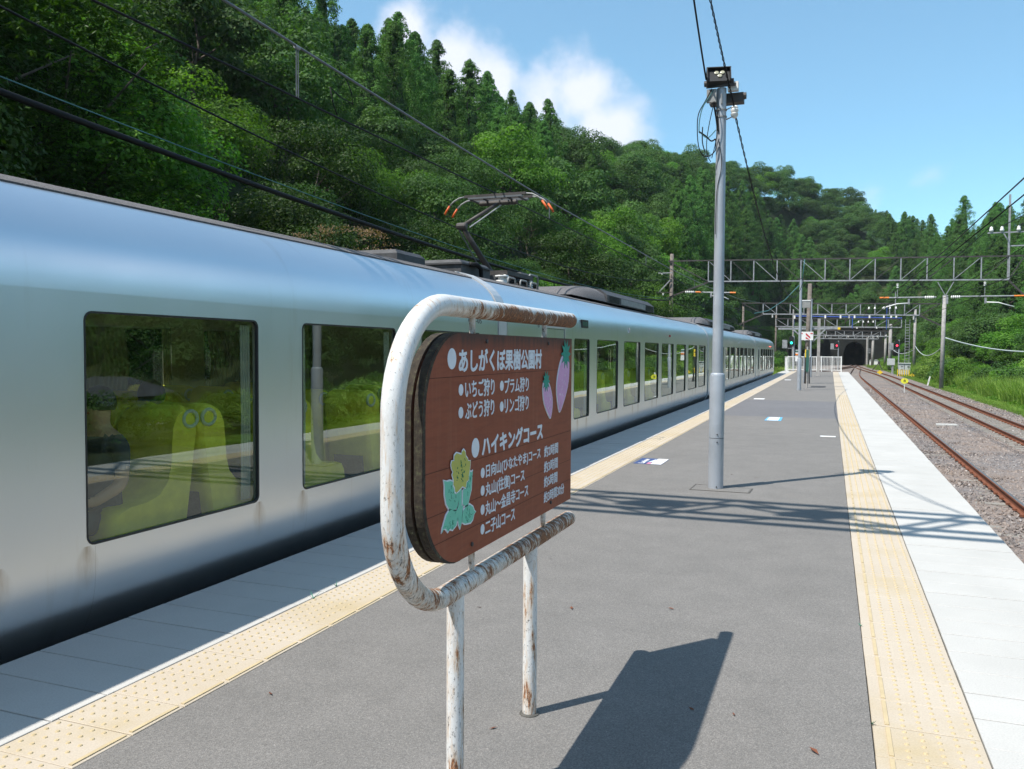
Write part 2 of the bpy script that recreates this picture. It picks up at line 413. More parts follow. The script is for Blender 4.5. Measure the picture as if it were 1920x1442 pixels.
# ------------------------------------------------------------------ helpers
WLOC = {}
class MB:
    def __init__(s): s.v = []; s.f = []
    def add(s, vs, fs):
        k = len(s.v); s.v.extend([tuple(q) for q in vs]); s.f.extend([tuple(i+k for i in g) for g in fs]); return s
    def box(s, x0, x1, y0, y1, z0, z1):
        vs = [(x, y, z) for z in (z0, z1) for y in (y0, y1) for x in (x0, x1)]
        return s.add(vs, [(0, 2, 3, 1), (4, 5, 7, 6), (0, 1, 5, 4), (2, 6, 7, 3), (0, 4, 6, 2), (1, 3, 7, 5)])
    def bar(s, a, b, w, h=None, roll=0.0):
        a, b = Vector(a), Vector(b); h = h or w
        q = (b-a).to_track_quat('Z', 'Y'); d = (b-a).length
        vs = []
        for z in (0, d):
            for x, y in ((-w/2, -h/2), (w/2, -h/2), (w/2, h/2), (-w/2, h/2)):
                c, sn = math.cos(roll), math.sin(roll)
                vs.append(a + q @ Vector((x*c-y*sn, x*sn+y*c, z)))
        return s.add(vs, [(3, 2, 1, 0), (4, 5, 6, 7), (0, 1, 5, 4), (1, 2, 6, 5), (2, 3, 7, 6), (3, 0, 4, 7)])
    def tube(s, pts, r, n=8, cap=True, closed=False):
        pts = [Vector(p) for p in pts]; N = len(pts)
        rs = r if isinstance(r, (list, tuple)) else [r]*N
        base = len(s.v); up = None
        for i, p in enumerate(pts):
            t = (pts[min(i+1, N-1)] - pts[max(i-1, 0)]).normalized()
            if up is None:
                up = Vector((0, 0, 1)) if abs(t.z) < .9 else Vector((1, 0, 0))
            a = t.cross(up)
            a.normalize(); b = a.cross(t).normalized(); up = b
            for k in range(n):
                an = 2*math.pi*k/n
                s.v.append(tuple(p + rs[i]*(math.cos(an)*a + math.sin(an)*b)))
        for i in range(N-1):
            for k in range(n):
                k2 = (k+1) % n
                s.f.append((base+i*n+k, base+i*n+k2, base+(i+1)*n+k2, base+(i+1)*n+k))
        if cap:
            s.f.append(tuple(base+k for k in reversed(range(n)))); s.f.append(tuple(base+(N-1)*n+k for k in range(n)))
        return s
    def cyl(s, a, b, r, n=12, r2=None):
        return s.tube([a, b], [r, r if r2 is None else r2], n)
    def poly(s, pts, d):
        """flat polygon pts (3D, ordered) extruded by vector d"""
        pts = [Vector(p) for p in pts]; d = Vector(d); N = len(pts)
        vs = pts + [p+d for p in pts]
        fs = [tuple(reversed(range(N))), tuple(range(N, 2*N))] + [(i, (i+1) % N, N+(i+1) % N, N+i) for i in range(N)]
        return s.add(vs, fs)
    def lathe(s, c, prof, n=12, axis='Z'):
        pts = []
        for z, r in prof:
            if axis == 'Z': pts.append((c[0], c[1], c[2]+z))
            elif axis == 'X': pts.append((c[0]+z, c[1], c[2]))
            else: pts.append((c[0], c[1]+z, c[2]))
        return s.tube(pts, [r for z, r in prof], n)
    def mesh(s, name, mat, off=(0, 0, 0), smooth=False, fix=True):
        me = bpy.data.meshes.new(name)
        me.from_pydata([(a-off[0], b-off[1], c-off[2]) for a, b, c in s.v], [], s.f)
        for mm in (mat if isinstance(mat, (list, tuple)) else [mat]): me.materials.append(M[mm])
        if smooth:
            me.polygons.foreach_set('use_smooth', [True]*len(me.polygons))
        me.update()
        return me
    def build(s, name, mat, parent=None, smooth=False, loc=None, label=None, cat=None, group=None, kind=None, auto=None):
        if parent is not None: off = WLOC[parent.name]
        elif loc is not None: off = loc
        else: off = (0, 0, 0)
        me = s.mesh(name, mat, off, smooth)
        if auto is not None:
            me.polygons.foreach_set('use_smooth', [True]*len(me.polygons))
            me.set_sharp_from_angle(angle=R(auto))
        return link(name, me, parent, loc if parent is None else None, label, cat, group, kind)
def link(name, data, parent=None, loc=None, label=None, cat=None, group=None, kind=None):
    o = bpy.data.objects.new(name, data); COL.objects.link(o)
    if parent is not None:
        o.parent = parent; WLOC[o.name] = WLOC[parent.name]
    else:
        if loc is not None: o.location = loc
        WLOC[o.name] = tuple(loc) if loc is not None else (0, 0, 0)
    tag(o, label, cat, group, kind)
    return o
def tag(o, label=None, cat=None, group=None, kind=None):
    if label: o['label'] = label
    if cat: o['category'] = cat
    if group: o['group'] = group
    if kind: o['kind'] = kind
    return o
def thing(name, label, cat, loc=(0, 0, 0), group=None):
    return link(name, None, None, loc, label, cat, group)
def copy_tree(src, loc, rotz=0.0, scale=None, label=None, group=None):
    r = src.copy(); COL.objects.link(r); r.location = loc; r.rotation_euler = (0, 0, rotz)
    if scale is not None: r.scale = scale
    if label: r['label'] = label
    if group: r['group'] = group
    for ch in list(src.children):
        c = ch.copy(); COL.objects.link(c); c.parent = r
        for g in list(ch.children):
            d = g.copy(); COL.objects.link(d); d.parent = c
    return r
def text_mesh(name, body, mat, y0, y1, z0, z1, x, parent, thick=.0012, bold=.02, label=None):
    """lettering lying in a plane of constant x, reading along +Y, fitted to the given box"""
    c = bpy.data.curves.new('t', 'FONT'); c.body = body; c.offset = 0; c.extrude = 0.02; c.resolution_u = 3
    o = bpy.data.objects.new('t', c); COL.objects.link(o)
    dg = bpy.context.evaluated_depsgraph_get(); dg.update()
    me = bpy.data.meshes.new_from_object(o.evaluated_get(dg))
    bpy.data.objects.remove(o)
    co = np.empty(len(me.vertices)*3); me.vertices.foreach_get('co', co); co = co.reshape(-1, 3)
    lo, hi = co.min(0), co.max(0)
    n = np.empty_like(co)
    n[:, 1] = y0 + (co[:, 0]-lo[0])/(hi[0]-lo[0])*(y1-y0)
    n[:, 2] = z0 + (co[:, 1]-lo[1])/(hi[1]-lo[1])*(z1-z0)
    n[:, 0] = x + (co[:, 2]-lo[2])/max(1e-6, hi[2]-lo[2])*thick
    n -= np.array(WLOC[parent.name])
    em = (z1-z0)
    if bold > 0:
        fs = [tuple(q.vertices) for q in me.polygons]; V_ = []; F_ = []
        for k, (dy, dz) in enumerate(((0, 0), (1, 0), (-1, 0), (0, 1), (0, -1), (.7, .7), (-.7, -.7), (.7, -.7), (-.7, .7))):
            q = n.copy(); q[:, 1] += dy*em*bold; q[:, 2] += dz*em*bold; q[:, 0] += k*.00006
            b_ = len(V_); V_.extend(map(tuple, q)); F_.extend([tuple(i+b_ for i in f) for f in fs])
        me = bpy.data.meshes.new(name); me.from_pydata(V_, [], F_)
    else: me.vertices.foreach_set('co', n.ravel())
    me.materials.clear(); me.materials.append(M[mat]); me.update()
    return link(name, me, parent, label=label)
def flat_text(name, body, mat, P0, U, V, w, h, parent, thick=.001, bold=.02):
    """lettering on any plane: P0 lower-left, U along text, V up"""
    c = bpy.data.curves.new('t', 'FONT'); c.body = body; c.offset = bold; c.extrude = 0.01; c.resolution_u = 3
    o = bpy.data.objects.new('t', c); COL.objects.link(o)
    dg = bpy.context.evaluated_depsgraph_get(); dg.update()
    me = bpy.data.meshes.new_from_object(o.evaluated_get(dg)); bpy.data.objects.remove(o)
    co = np.empty(len(me.vertices)*3); me.vertices.foreach_get('co', co); co = co.reshape(-1, 3)
    lo, hi = co.min(0), co.max(0)
    U, V = np.array(U, float), np.array(V, float); W = np.cross(U, V)
    n = (np.array(P0) - np.array(WLOC[parent.name])) + np.outer((co[:, 0]-lo[0])/(hi[0]-lo[0])*w, U) + np.outer((co[:, 1]-lo[1])/(hi[1]-lo[1])*h, V) + np.outer((co[:, 2]-lo[2])/max(1e-6, hi[2]-lo[2])*thick, W)
    me.vertices.foreach_set('co', n.ravel()); me.materials.clear(); me.materials.append(M[mat]); me.update()
    return link(name, me, parent)

# ------------------------------------------------------------------ terrain
RAILZ = -1.05
AZT = np.array([-180, -120, -60, -30, -15, -10.7, -7.4, -4.4, -2.0, -.1, 1.85, 5.2, 8.6, 11.5, 15.8, 19.5, 23.1, 26.8, 31.1, 33.9, 40.7, 46.9, 52.5, 57.6, 80, 120, 180])
ELT = np.array([14, 11, 10, 10, 10.0, 9.5, 9.4, 9.5, 10.6, 12.0, 13.1, 14.1, 14.7, 15.3, 15.8, 16.8, 17.7, 18.9, 21.0, 22.8, 25.2, 27.1, 28.3, 29, 27, 22, 14])
DRT = np.array([160, 150, 150, 150, 170, 190, 215, 240, 262, 270, 265, 240, 215, 195, 180, 170, 160, 150, 138, 128, 112, 102, 95, 90, 90, 100, 160.])
def ridge(az):
    return np.interp(az, AZT, ELT), np.interp(az, AZT, DRT)
def dbase(az):
    a = np.radians(np.clip(np.abs(az), .5, 90))
    left = 15.5/np.sin(a)
    right = 20.0/np.sin(a)
    d = np.where(az > 0, np.minimum(left, 208), np.minimum(right, 212))
    return np.where((az < -16), np.maximum(d, 95.), d)
def ground_h(x, y):
    x = np.asarray(x, float); y = np.asarray(y, float)
    az = np.degrees(np.arctan2(-x, y)); d = np.hypot(x, y)
    el, D1 = ridge(az); D0 = dbase(az)
    D1 = np.maximum(D1, D0+35)
    H = D1*np.tan(np.radians(el)) + CAMZ - 15.5
    t = (d-D0)/(D1-D0)
    up = -1.3 + (H+1.3)*np.clip(t, 0, 1)**0.92
    down = H - (d-D1)*.55
    h = np.where(d > D1, np.maximum(down, -6), up)
    h = np.where(t <= 0, -1.32, h)
    # low ground to the right, outside the picture
    low = np.clip((x-17)/14, 0, 1)*np.clip((-az-16)/8, 0, 1)*5.5
    h = np.where(t <= 0, h-low, np.where(az < -16, h - low*np.clip(1-t*5, 0, 1), h))
    return h
azs = np.concatenate([np.arange(-180, -20, 5.), np.arange(-20, 66, 1.), np.arange(66, 180.1, 5.)])
dd = np.concatenate([np.arange(0, 80, 2.5), np.arange(80, 330, 5.), np.array([340, 380, 450, 600, 900, 1500])])
A, D = np.meshgrid(azs, dd, indexing='ij')
X = -np.sin(np.radians(A))*D; Y = np.cos(np.radians(A))*D
Z = ground_h(X, Y)
wob = np.array([[noise.noise(Vector((X[i, j]*.05, Y[i, j]*.05, 0))) for j in range(len(dd))] for i in range(len(azs))])
Z = Z + np.where(Z > 1.0, wob*3.0, 0)
# keep the tunnel mouth cut clear
cut = (np.abs(X-5.0) < 9) & (Y < 222) & (Y > 100); Z = np.where(cut, -1.32, Z)
mb = MB(); mb.v = list(zip(X.ravel(), Y.ravel(), Z.ravel()))
nd = len(dd)
mb.f = [(i*nd+j, (i+1)*nd+j, (i+1)*nd+j+1, i*nd+j+1) for i in range(len(azs)-1) for j in range(nd-1)]
ground = mb.build('ground', 'soil', smooth=True, kind='structure')
tag(ground, 'earth floor of the valley and its wooded slopes')

# far ridge seen over the shoulder of the hill
mb = MB(); pts = []
fr = [(12, 0), (8, 8.5), (4, 9.6), (2.2, 10.4), (.5, 10.25), (-.8, 9.7), (-2.2, 9.35), (-3.6, 8.9), (-5, 8.3), (-7, 7.4), (-10, 6.6), (-16, 6)]
frx = np.linspace(12, -16, 57)
frel = np.interp(-frx, [-a for a, _ in fr], [e for _, e in fr])
for k, (az, el) in enumerate(zip(frx, frel)):
    for dist, hf in ((430, 0.0), (490, .55), (560, 1.0), (640, .5)):
        hh = 560*math.tan(R(el)) - 12
        pts.append((-math.sin(R(az))*dist, math.cos(R(az))*dist, hh*hf - 2))
mb.v = pts
mb.f = [(i*4+j, (i+1)*4+j, (i+1)*4+j+1, i*4+j+1) for i in range(56) for j in range(3)]
mb.build('hills', 'soil', smooth=True, kind='structure')

# ------------------------------------------------------------------ platform
plat = thing('platform', 'grey asphalt station platform between two tracks', None)
plat['kind'] = 'structure'
MB().box(-2.700, .195, -9, 76.5, -.06, 0).build('asphalt_surface', 'asphalt', plat)
mb = MB(); mb.box(-3.88, 1.36, -9, 76.5, -1.4, -.09); mb.box(-3.955, 1.425, -9, 76.5, -.30, -.085)
mb.build('platform_wall', 'concrete', plat)
MB().box(-3.945, -2.702, -9, 76.5, -.084, -.012).build('joint_bed', 'joint_dark', plat)
MB().box(.197, 1.415, -9, 76.5, -.084, -.012).build('joint_bed', 'joint_dark', plat)

def slab_mesh(w, g=.0040):
    b = .0020
    x0, x1, y0, y1 = 0, w, g, .30-g
    mb = MB()
    vs = [(x0, y0, -.07), (x1, y0, -.07), (x1, y1, -.07), (x0, y1, -.07), (x0, y0, -b), (x1, y0, -b), (x1, y1, -b), (x0, y1, -b), (x0+b, y0+b, 0), (x1-b, y0+b, 0), (x1-b, y1-b, 0), (x0+b, y1-b, 0)]
    fs = [(0, 1, 5, 4), (1, 2, 6, 5), (2, 3, 7, 6), (3, 0, 4, 7), (4, 5, 9, 8), (5, 6, 10, 9), (6, 7, 11, 10), (7, 4, 8, 11), (8, 9, 10, 11)]
    return mb.add(vs, fs)
def tact_mesh(dotx, barx):
    mb = slab_mesh(.42, .0024)
    for dx in dotx:
        for k in range(5):
            y = .03 + .06*k
            mb.tube([(dx, y, -.001), (dx, y, .005)], [.0115, .0075], 8)
    mb.poly([(barx-.009, .015, 0), (barx+.009, .015, 0), (barx+.009, .285, 0), (barx-.009, .285, 0)], (0, 0, .005))
    return mb
tactL = tact_mesh([.035, .10, .165, .23, .295], .395).mesh('tactile_tile', 'yellow_tile')
tactR = tact_mesh([.125, .19, .255, .32, .385], .06).mesh('tactile_tile', 'yellow_tile')
slabM = slab_mesh(.80).mesh('edge_slab', 'white_slab')
for me in (tactL, tactR):
    me.materials.append(M['dot_yellow'])
    idx = np.zeros(len(me.polygons), int); idx[9:] = 1
    me.polygons.foreach_set('material_index', idx)
def lay(name, me, x, yA, n):
    for k in range(n):
        o = bpy.data.objects.new(name, me); COL.objects.link(o); o.parent = plat
        o.location = (x + random.uniform(-.0012, .0012), yA + .3*k, random.uniform(-.0012, .0008))
        o.rotation_euler = (0, 0, random.uniform(-.002, .002))
NT = 74
Y0 = 1.44
lay('tactile_tile', tactL, -3.128, Y0, NT); lay('tactile_tile', tactR, .200, 1.50, NT)
lay('edge_slab', slabM, -3.938, Y0-.03, NT); lay('edge_slab', slabM, .628, 1.44, NT)
def rest(name, src_mb, mat, x, yA, y0, y1):
    mb = MB(); k = 0
    ys = [yA+.3*i for i in range(-40, 260)]
    for y in ys:
        if (y < y0-.01 and y > -9) or (y > y1-.01 and y < 76.2):
            mb.add([(a+x, b+y, c) for a, b, c in src_mb.v], src_mb.f)
    o = mb.build(name, mat, plat); o['kind'] = 'stuff'
for nm, w, mt, x, ya in (('tactile_tiling', .42, 'yellow_tile', -3.128, Y0), ('tactile_tiling', .42, 'yellow_tile', .2, 1.50), ('edge_paving', .8, 'white_slab', -3.938, Y0-.03), ('edge_paving', .8, 'white_slab', .628, 1.44)):
    rest(nm, slab_mesh(w, .004 if w > .5 else .0022), mt, x, ya, ya, ya+.3*NT)
# dots beyond the separately laid tiles
mb = MB()
for xs, x, ya in (([.035, .10, .165, .23, .295], -3.128, Y0), ([.125, .19, .255, .32, .385], .2, 1.5)):
    for i in range(NT, 110):
        for dx in xs:
            for k in range(5):
                y = ya+.3*i+.03+.06*k
                mb.tube([(x+dx, y, -.001), (x+dx, y, .005)], [.0115, .0075], 5)
o = mb.build('tactile_dots', 'dot_yellow', plat); o['kind'] = 'stuff'
# rough patch at lamp pole foot
mb = MB(); mb.poly([(-1.51, 9.86, .001), (-.86, 9.87, .001), (-.85, 10.19, .001), (-1.50, 10.26, .001)], (0, 0, .004)); mb.build('repair_patch', 'asphalt', plat)
for a, b in (((-1.52, 9.85), (-1.51, 10.28)), ((-1.52, 10.275), (-.85, 10.2)), ((-.845, 9.86), (-.835, 10.2)), ((-1.52, 9.85), (-.845, 9.86))):
    MB().bar((*a, .003), (*b, .003), .012, .005).build('patch_joint', 'joint_dark', plat)

# platform stickers
def sticker(label, loc, quadpts, mat, group=None):
    t = thing('floor_sticker', label, 'sticker', loc)
    MB().poly([(*q, .002) for q in quadpts], (0, 0, .0015)).build('sheet', mat, t)
    return t
t = sticker('navy and white floor sticker with lettering by the left yellow strip', (-2.44, 12.15, 0), [(-2.65, 11.86), (-2.24, 11.86), (-2.24, 12.50), (-2.65, 12.50)], 'sticker_navy')
MB().poly([(-2.40, 11.87, .0045), (-2.245, 11.87, .0045), (-2.245, 12.49, .0045), (-2.40, 12.49, .0045)], (0, 0, .001)).build('white_panel', 'sticker_white', t)
MB().poly([(-2.46, 11.88, .0045), (-2.405, 11.88, .0045), (-2.405, 12.02, .0045), (-2.46, 12.02, .0045)], (0, 0, .001)).build('pink_panel', 'sticker_pink', t)
mb = MB(); mb.poly([(-2.47, 12.05, .0065), (-2.33, 12.10, .0065), (-2.30, 12.25, .0065), (-2.42, 12.38, .0065)], (0, 0, .0008)); mb.build('train_picture', 'shirt_pale', t)
flat_text('lettering', 'Laview', 'sticker_white', (-2.50, 11.91, .0045), (0, 1, 0), (-1, 0, 0), .5, .09, t)
t = sticker('pale blue floor sticker with white panel in mid platform', (-1.26, 21.2, 0), [(-1.45, 20.65), (-1.07, 20.65), (-1.09, 21.78), (-1.44, 21.78)], 'sticker_blue')
MB().poly([(-1.40, 20.7, .0045), (-1.14, 20.7, .0045), (-1.15, 21.74, .0045), (-1.40, 21.74, .0045)], (0, 0, .001)).build('white_panel', 'sticker_white', t)
mb = MB(); mb.poly([(-1.37, 20.75, .0065), (-1.36, 20.75, .0065), (-1.36, 21.7, .0065), (-1.37, 21.7, .0065)], (0, 0, .0006)); mb.poly([(-1.19, 20.75, .0065), (-1.18, 20.75, .0065), (-1.18, 21.7, .0065), (-1.19, 21.7, .0065)], (0, 0, .0006)); mb.build('printed_line', 'sticker_navy', t)
for (x, y, w, d, lb) in ((-2.3, 30.2, .35, .6, 'small white floor sticker beside the left strip, nearer of two'), (-2.35, 52.0, .35, .9, 'small white floor sticker beside the left strip, farther of two'), (-.02, 17.2, .28, .18, 'thin white mark near the right yellow strip')):
    sticker(lb, (x, y, 0), [(x-w/2, y-d/2), (x+w/2, y-d/2), (x+w/2, y+d/2), (x-w/2, y+d/2)], 'sticker_white')
t = thing('drain_cover', 'dark rectangular drain cover far down the platform', 'drain cover', (-.55, 42.2, 0))
MB().box(-.85, -.2, 41.4, 43.2, .001, .006).build('plate', 'dark_steel', t)

# small dead leaves and litter
lm = []
for k in range(18):
    x = random.uniform(-2.6, .1); y = random.uniform(2.2, 12)
    a = random.uniform(0, 6.28); s = random.uniform(.008, .018)
    mb = MB(); c, sn = math.cos(a), math.sin(a)
    q = [(-1.6, 0), (0, -.55), (1.8, 0), (.2, .6)]
    mb.add([(x+s*(u*c-v*sn), y+s*(u*sn+v*c), .004+.5*s*random.random()) for u, v in q], [(0, 1, 2, 3)])
    lm.append(mb)
mb = MB()
for q in lm: mb.add(q.v, q.f)
o = mb.build('dead_leaves', 'rail_rust', kind='stuff'); tag(o, 'scattered tiny dead leaves on the asphalt')

# ------------------------------------------------------------------ sign board
SX = -1.228
sg = thing('sign_board', 'brown orchard and hiking sign in a rusty white tube frame', 'sign', (SX, 3.05, 0))
arc = []
RC = .36; zt, zb, yl, yr = 1.775, .775, 2.205, 4.02
arc.append((SX, yr, zt))
for y in np.linspace(yr-.1, yl+RC, 22): arc.append((SX, y, zt))
for a in np.linspace(0, 90, 14)[1:]: arc.append((SX, yl+RC-RC*math.sin(R(a)), zt-RC+RC*math.cos(R(a))))
for z in np.linspace(zt-RC, zb+RC, 8)[1:-1]: arc.append((SX, yl, z))
for a in np.linspace(0, 90, 14): arc.append((SX, yl+RC-RC*math.cos(R(a)), zb+RC-RC*math.sin(R(a))))
for y in np.linspace(yl+RC, yr-.04, 22)[1:]: arc.append((SX, y, zb))
arc.append((SX, yr, zb))
def with_corrode(o, fn):
    me = o.data; off = WLOC[o.name]
    at = me.attributes.new('corrode', 'FLOAT', 'POINT')
    at.data.foreach_set('value', [float(fn(v.co.x+off[0], v.co.y+off[1], v.co.z+off[2])) for v in me.vertices])
mb = MB(); rs = [.037]*len(arc)
mb.tube(arc, rs, 28)
# domed tube ends
for z in (zt, zb):
    mb.tube([(SX, yr, z), (SX, yr+.012, z), (SX, yr+.018, z)], [.037, .028, .008], 28)
o = mb.build('tube_frame', 'rusty_white_tube', sg, auto=40)
def corr(x, y, z):
    if z > 1.6: return np.clip((y-2.45)/.7, 0, 1)*np.clip((1.795-z)/.03+.45, 0, 1)*.85 + .05
    if z > .95: return .12 + np.clip((1.25-z)/.4, 0, 1)*.45
    return .55 + (0.1 if y > 3 else 0)
with_corrode(o, corr)
for y in (2.66, 3.45):
    o = MB().cyl((SX, y, 0), (SX, y, zb-.02), .0315, 24).build('post', 'rusty_white_tube', sg, auto=40)
    with_corrode(o, lambda x, yy, z: np.clip((z-.60)/.15, 0, 1)*.45 + np.clip((.06-z)/.06, 0, 1)*.6 - .25)
    MB().lathe((SX, y, 0), [(0, .045), (.004, .044), (.008, .034)], 20).build('foot_collar', 'joint_dark', sg)
for y in (2.80, 3.62):
    for z0, z1 in ((1.60, zt-.03), (zb+.03, .95)):
        o = MB().cyl((SX, y, z0), (SX, y, z1), .012, 12).build('strut', 'rusty_white_tube', sg, auto=40)
        with_corrode(o, lambda *a: .45)
def board_outline(y0=2.331, y1=3.94, z0=.89, z1=1.682, r=.27):
    pts = [(y1, z0), (y1, z1)]
    for a in np.linspace(0, 90, 13): pts.append((y0+r-r*math.sin(R(a)), z1-r+r*math.cos(R(a))))
    for a in np.linspace(0, 90, 13): pts.append((y0+r-r*math.cos(R(a)), z0+r-r*math.sin(R(a))))
    return pts
for xa, xb, nm in ((-1.222, -1.193, 'front_board'), (-1.262, -1.233, 'rear_board')):
    pl = board_outline()
    n_ = len(pl)
    mb = MB().add([(xa, y, z) for y, z in pl] + [(xb, y, z) for y, z in pl], [tuple(range(n_)), tuple(reversed(range(n_, 2*n_)))] + [(i, n_+i, n_+(i+1) % n_, (i+1) % n_) for i in range(n_)])
    o = mb.build(nm, ['brown_board', 'board_edge'], sg)
    o.data.polygons.foreach_set('material_index', [0, 0]+[1]*n_)
    if nm == 'rear_board': o.data.polygons.foreach_set('material_index', [1]*len(o.data.polygons))
    if nm == 'front_board':
        fb = o
        # blackened band inside the rounded edge, and plank seams
        mbk = MB(); inner = [(y+(.022 if y < 2.9 else 0)*max(0, min(1, (2.9-y)/.3)), z) for y, z in pl]
        for i in range(2, n_-1):
            a, b = pl[i], pl[i+1]; c, d = inner[i+1], inner[i]
            mbk.add([(-1.1922, a[0], a[1]), (-1.1922, b[0], b[1]), (-1.1922, c[0], c[1]), (-1.1922, d[0], d[1])], [(0, 1, 2, 3)])
        mbk.build('blackened_rim', 'board_edge', sg)
        for z in (1.225, 1.082, 1.53, .985):
            y0 = 2.34
            MB().poly([(-1.1926, y0, z), (-1.1926, 3.935, z+.004), (-1.1926, 3.935, z+.0052), (-1.1926, y0, z+.0014)], (.0004, 0, 0)).build('plank_seam', 'crack', sg)
for y, z in ((2.85, 1.655), (3.57, 1.655), (2.72, .925), (3.62, .925)):
    MB().lathe((-1.193, y, z), [(0, .008), (.005, .008), (.007, .004)], 10, 'X').build('bolt', 'dark_steel', sg)
FX = -1.1926
def ln(body, y0, y1, z0, z1, bold=.018): return text_mesh('lettering', body, 'letter_paint', y0, y1, z0, z1, FX, sg, bold=bold)
def dot(y, z, r):
    MB().poly([(FX, y+r*math.cos(a), z+r*1.05*math.sin(a)) for a in np.linspace(0, 2*math.pi, 25)[:-1]], (.0012, 0, 0)).build('bullet', 'letter_paint', sg)
dot(2.548, 1.593, .034)
ln('あしがくぼ果樹公園村', 2.606, 3.478, 1.546, 1.626, .034)
for y, z in ((2.622, 1.485), (2.622, 1.406), (3.005, 1.485), (3.005, 1.404)): dot(y, z, .019)
ln('いちご狩り', 2.658, 2.928, 1.454, 1.517); ln('プラム狩り', 3.036, 3.312, 1.452, 1.512)
ln('ぶどう狩り', 2.658, 2.926, 1.378, 1.440); ln('リンゴ狩り', 3.036, 3.312, 1.374, 1.436)
dot(2.750, 1.270, .034)
ln('ハイキングコース', 2.812, 3.498, 1.232, 1.303, .05)
for z in (1.170, 1.104, 1.033, .960): dot(2.818, z, .018)
ln('日向山(ひなたやま)コース', 2.850, 3.472, 1.140, 1.196); ln('丸山(往復)コース', 2.846, 3.267, 1.070, 1.128)
ln('丸山～金昌寺コース', 2.845, 3.314, 1.005, 1.058); ln('二子山コース', 2.846, 3.155, .932, .986)
for s, y1, z0 in (('約2時間', 3.726, 1.143), ('約3時間', 3.722, 1.073), ('約5時間', 3.718, 1.006), ('約3時間30分', 3.825, .936)):
    ln(s, 3.525, y1, z0, z0+.050, .014)
def blob(name, outline, mat, x, parent, th=.003, label=None):
    return MB().poly([(x, y, z) for y, z in outline], (th, 0, 0)).build(name, mat, parent, label=label)
def berry(yc, zt, w, h, lean, lb):
    b = blob('strawberry', [], 'berry_lilac', FX, sg) if False else None
    def out(k):
        o = []
        for a in np.linspace(0, 2*math.pi, 33)[:-1]:
            s, c = math.sin(a), math.cos(a)
            rr = 1.0
            z = s*h/2; ww = w/2*(1.0 if s > 0 else (1-.60*(-s)**1.6))
            o.append((yc + (ww+k)*c + lean*(z/h), zt-h/2 + z + (k if s > 0 else -k)*abs(s)))
        return o
    ob = blob('strawberry', out(.006), 'letter_paint', FX, sg, .004, lb)
    blob('berry_flesh', out(0), 'berry_lilac', FX+.004, ob, .001)
    mbs = MB()
    for i in range(26):
        a = random.uniform(0, 6.28); q = math.sqrt(random.random())*.8
        z = q*math.sin(a)*h/2 - .03*h; y = yc+q*math.cos(a)*w/2*.7 + lean*(z/h); z += zt-h/2
        mbs.poly([(FX+.005, y-.0016, z), (FX+.005, y, z-.006), (FX+.005, y+.0016, z), (FX+.005, y, z+.006)], (.0006, 0, 0))
    mbs.build('berry_seeds', 'berry_seed', ob)['kind'] = 'stuff'
    mbc = MB(); o = []
    for k in range(20):
        a = 2*math.pi*k/20; rr = (.30 if k % 2 else .55)*w
        o.append((FX+.0052, yc+lean*.45+rr*math.cos(a)*.8, zt-.005+rr*.75*math.sin(a)))
    mbc.poly(o, (.0012, 0, 0)); mbc.build('berry_leaves', 'leaf_teal', ob)
berry(3.785, 1.612, .175, .275, .09, 'larger lilac strawberry with teal leaves')
berry(3.565, 1.490, .118, .172, -.07, 'smaller lilac strawberry with teal leaves')
# flower with leaves (positions in y,z on the board)
def fy(px, py):   # crop measurements of the board picture to board coordinates
    # px,py in pixels of the flower crop (scale 7.21, origin 800,820)
    return None
fl = MB()
flo = [(2.557, 1.178), (2.554, 1.186), (2.545, 1.202), (2.554, 1.209), (2.542, 1.22), (2.536, 1.234), (2.542, 1.247), (2.56, 1.246), (2.562, 1.263), (2.58, 1.27), (2.602, 1.264), (2.62, 1.26), (2.624, 1.27), (2.637, 1.275), (2.651, 1.266), (2.655, 1.25), (2.671, 1.24), (2.674, 1.232), (2.695, 1.23), (2.693, 1.216), (2.69, 1.203), (2.687, 1.193), (2.681, 1.178), (2.681, 1.165), (2.662, 1.16), (2.655, 1.14), (2.627, 1.15), (2.606, 1.142), (2.581, 1.135), (2.569, 1.139), (2.566, 1.154), (2.554, 1.166)]
def grow(o, k):
    c = (sum(a for a, _ in o)/len(o), sum(b for _, b in o)/len(o))
    return [(c[0]+(a-c[0])*(1+k/max(.02, math.hypot(a-c[0], b-c[1]))), c[1]+(b-c[1])*(1+k/max(.02, math.hypot(a-c[0], b-c[1])))) for a, b in o]
leaves = [[(2.484, 1.189), (2.507, 1.182), (2.533, 1.181), (2.551, 1.175), (2.557, 1.16), (2.569, 1.143), (2.593, 1.144), (2.603, 1.128), (2.6, 1.102), (2.588, 1.084), (2.57, 1.076), (2.546, 1.08), (2.522, 1.089), (2.502, 1.109), (2.49, 1.14), (2.49, 1.165)],
          [(2.72, 1.19), (2.707, 1.187), (2.69, 1.192), (2.681, 1.165), (2.662, 1.16), (2.655, 1.14), (2.637, 1.133), (2.634, 1.086), (2.656, 1.075), (2.681, 1.078), (2.694, 1.105), (2.707, 1.127), (2.712, 1.163)],
          [(2.54, 1.084), (2.564, 1.073), (2.582, 1.071), (2.591, 1.052), (2.588, 1.035), (2.579, 1.021), (2.549, 1.012), (2.528, 1.02), (2.517, 1.012), (2.497, 1.026), (2.48, 1.028), (2.47, 1.017), (2.474, 1.032), (2.502, 1.069), (2.522, 1.08)],
          [(2.64, 1.062), (2.662, 1.071), (2.694, 1.073), (2.721, 1.061), (2.734, 1.045), (2.748, 1.038), (2.731, 1.032), (2.721, 1.015), (2.702, 1.008), (2.672, 1.011), (2.656, 1.012), (2.631, 1.022), (2.631, 1.048)]]
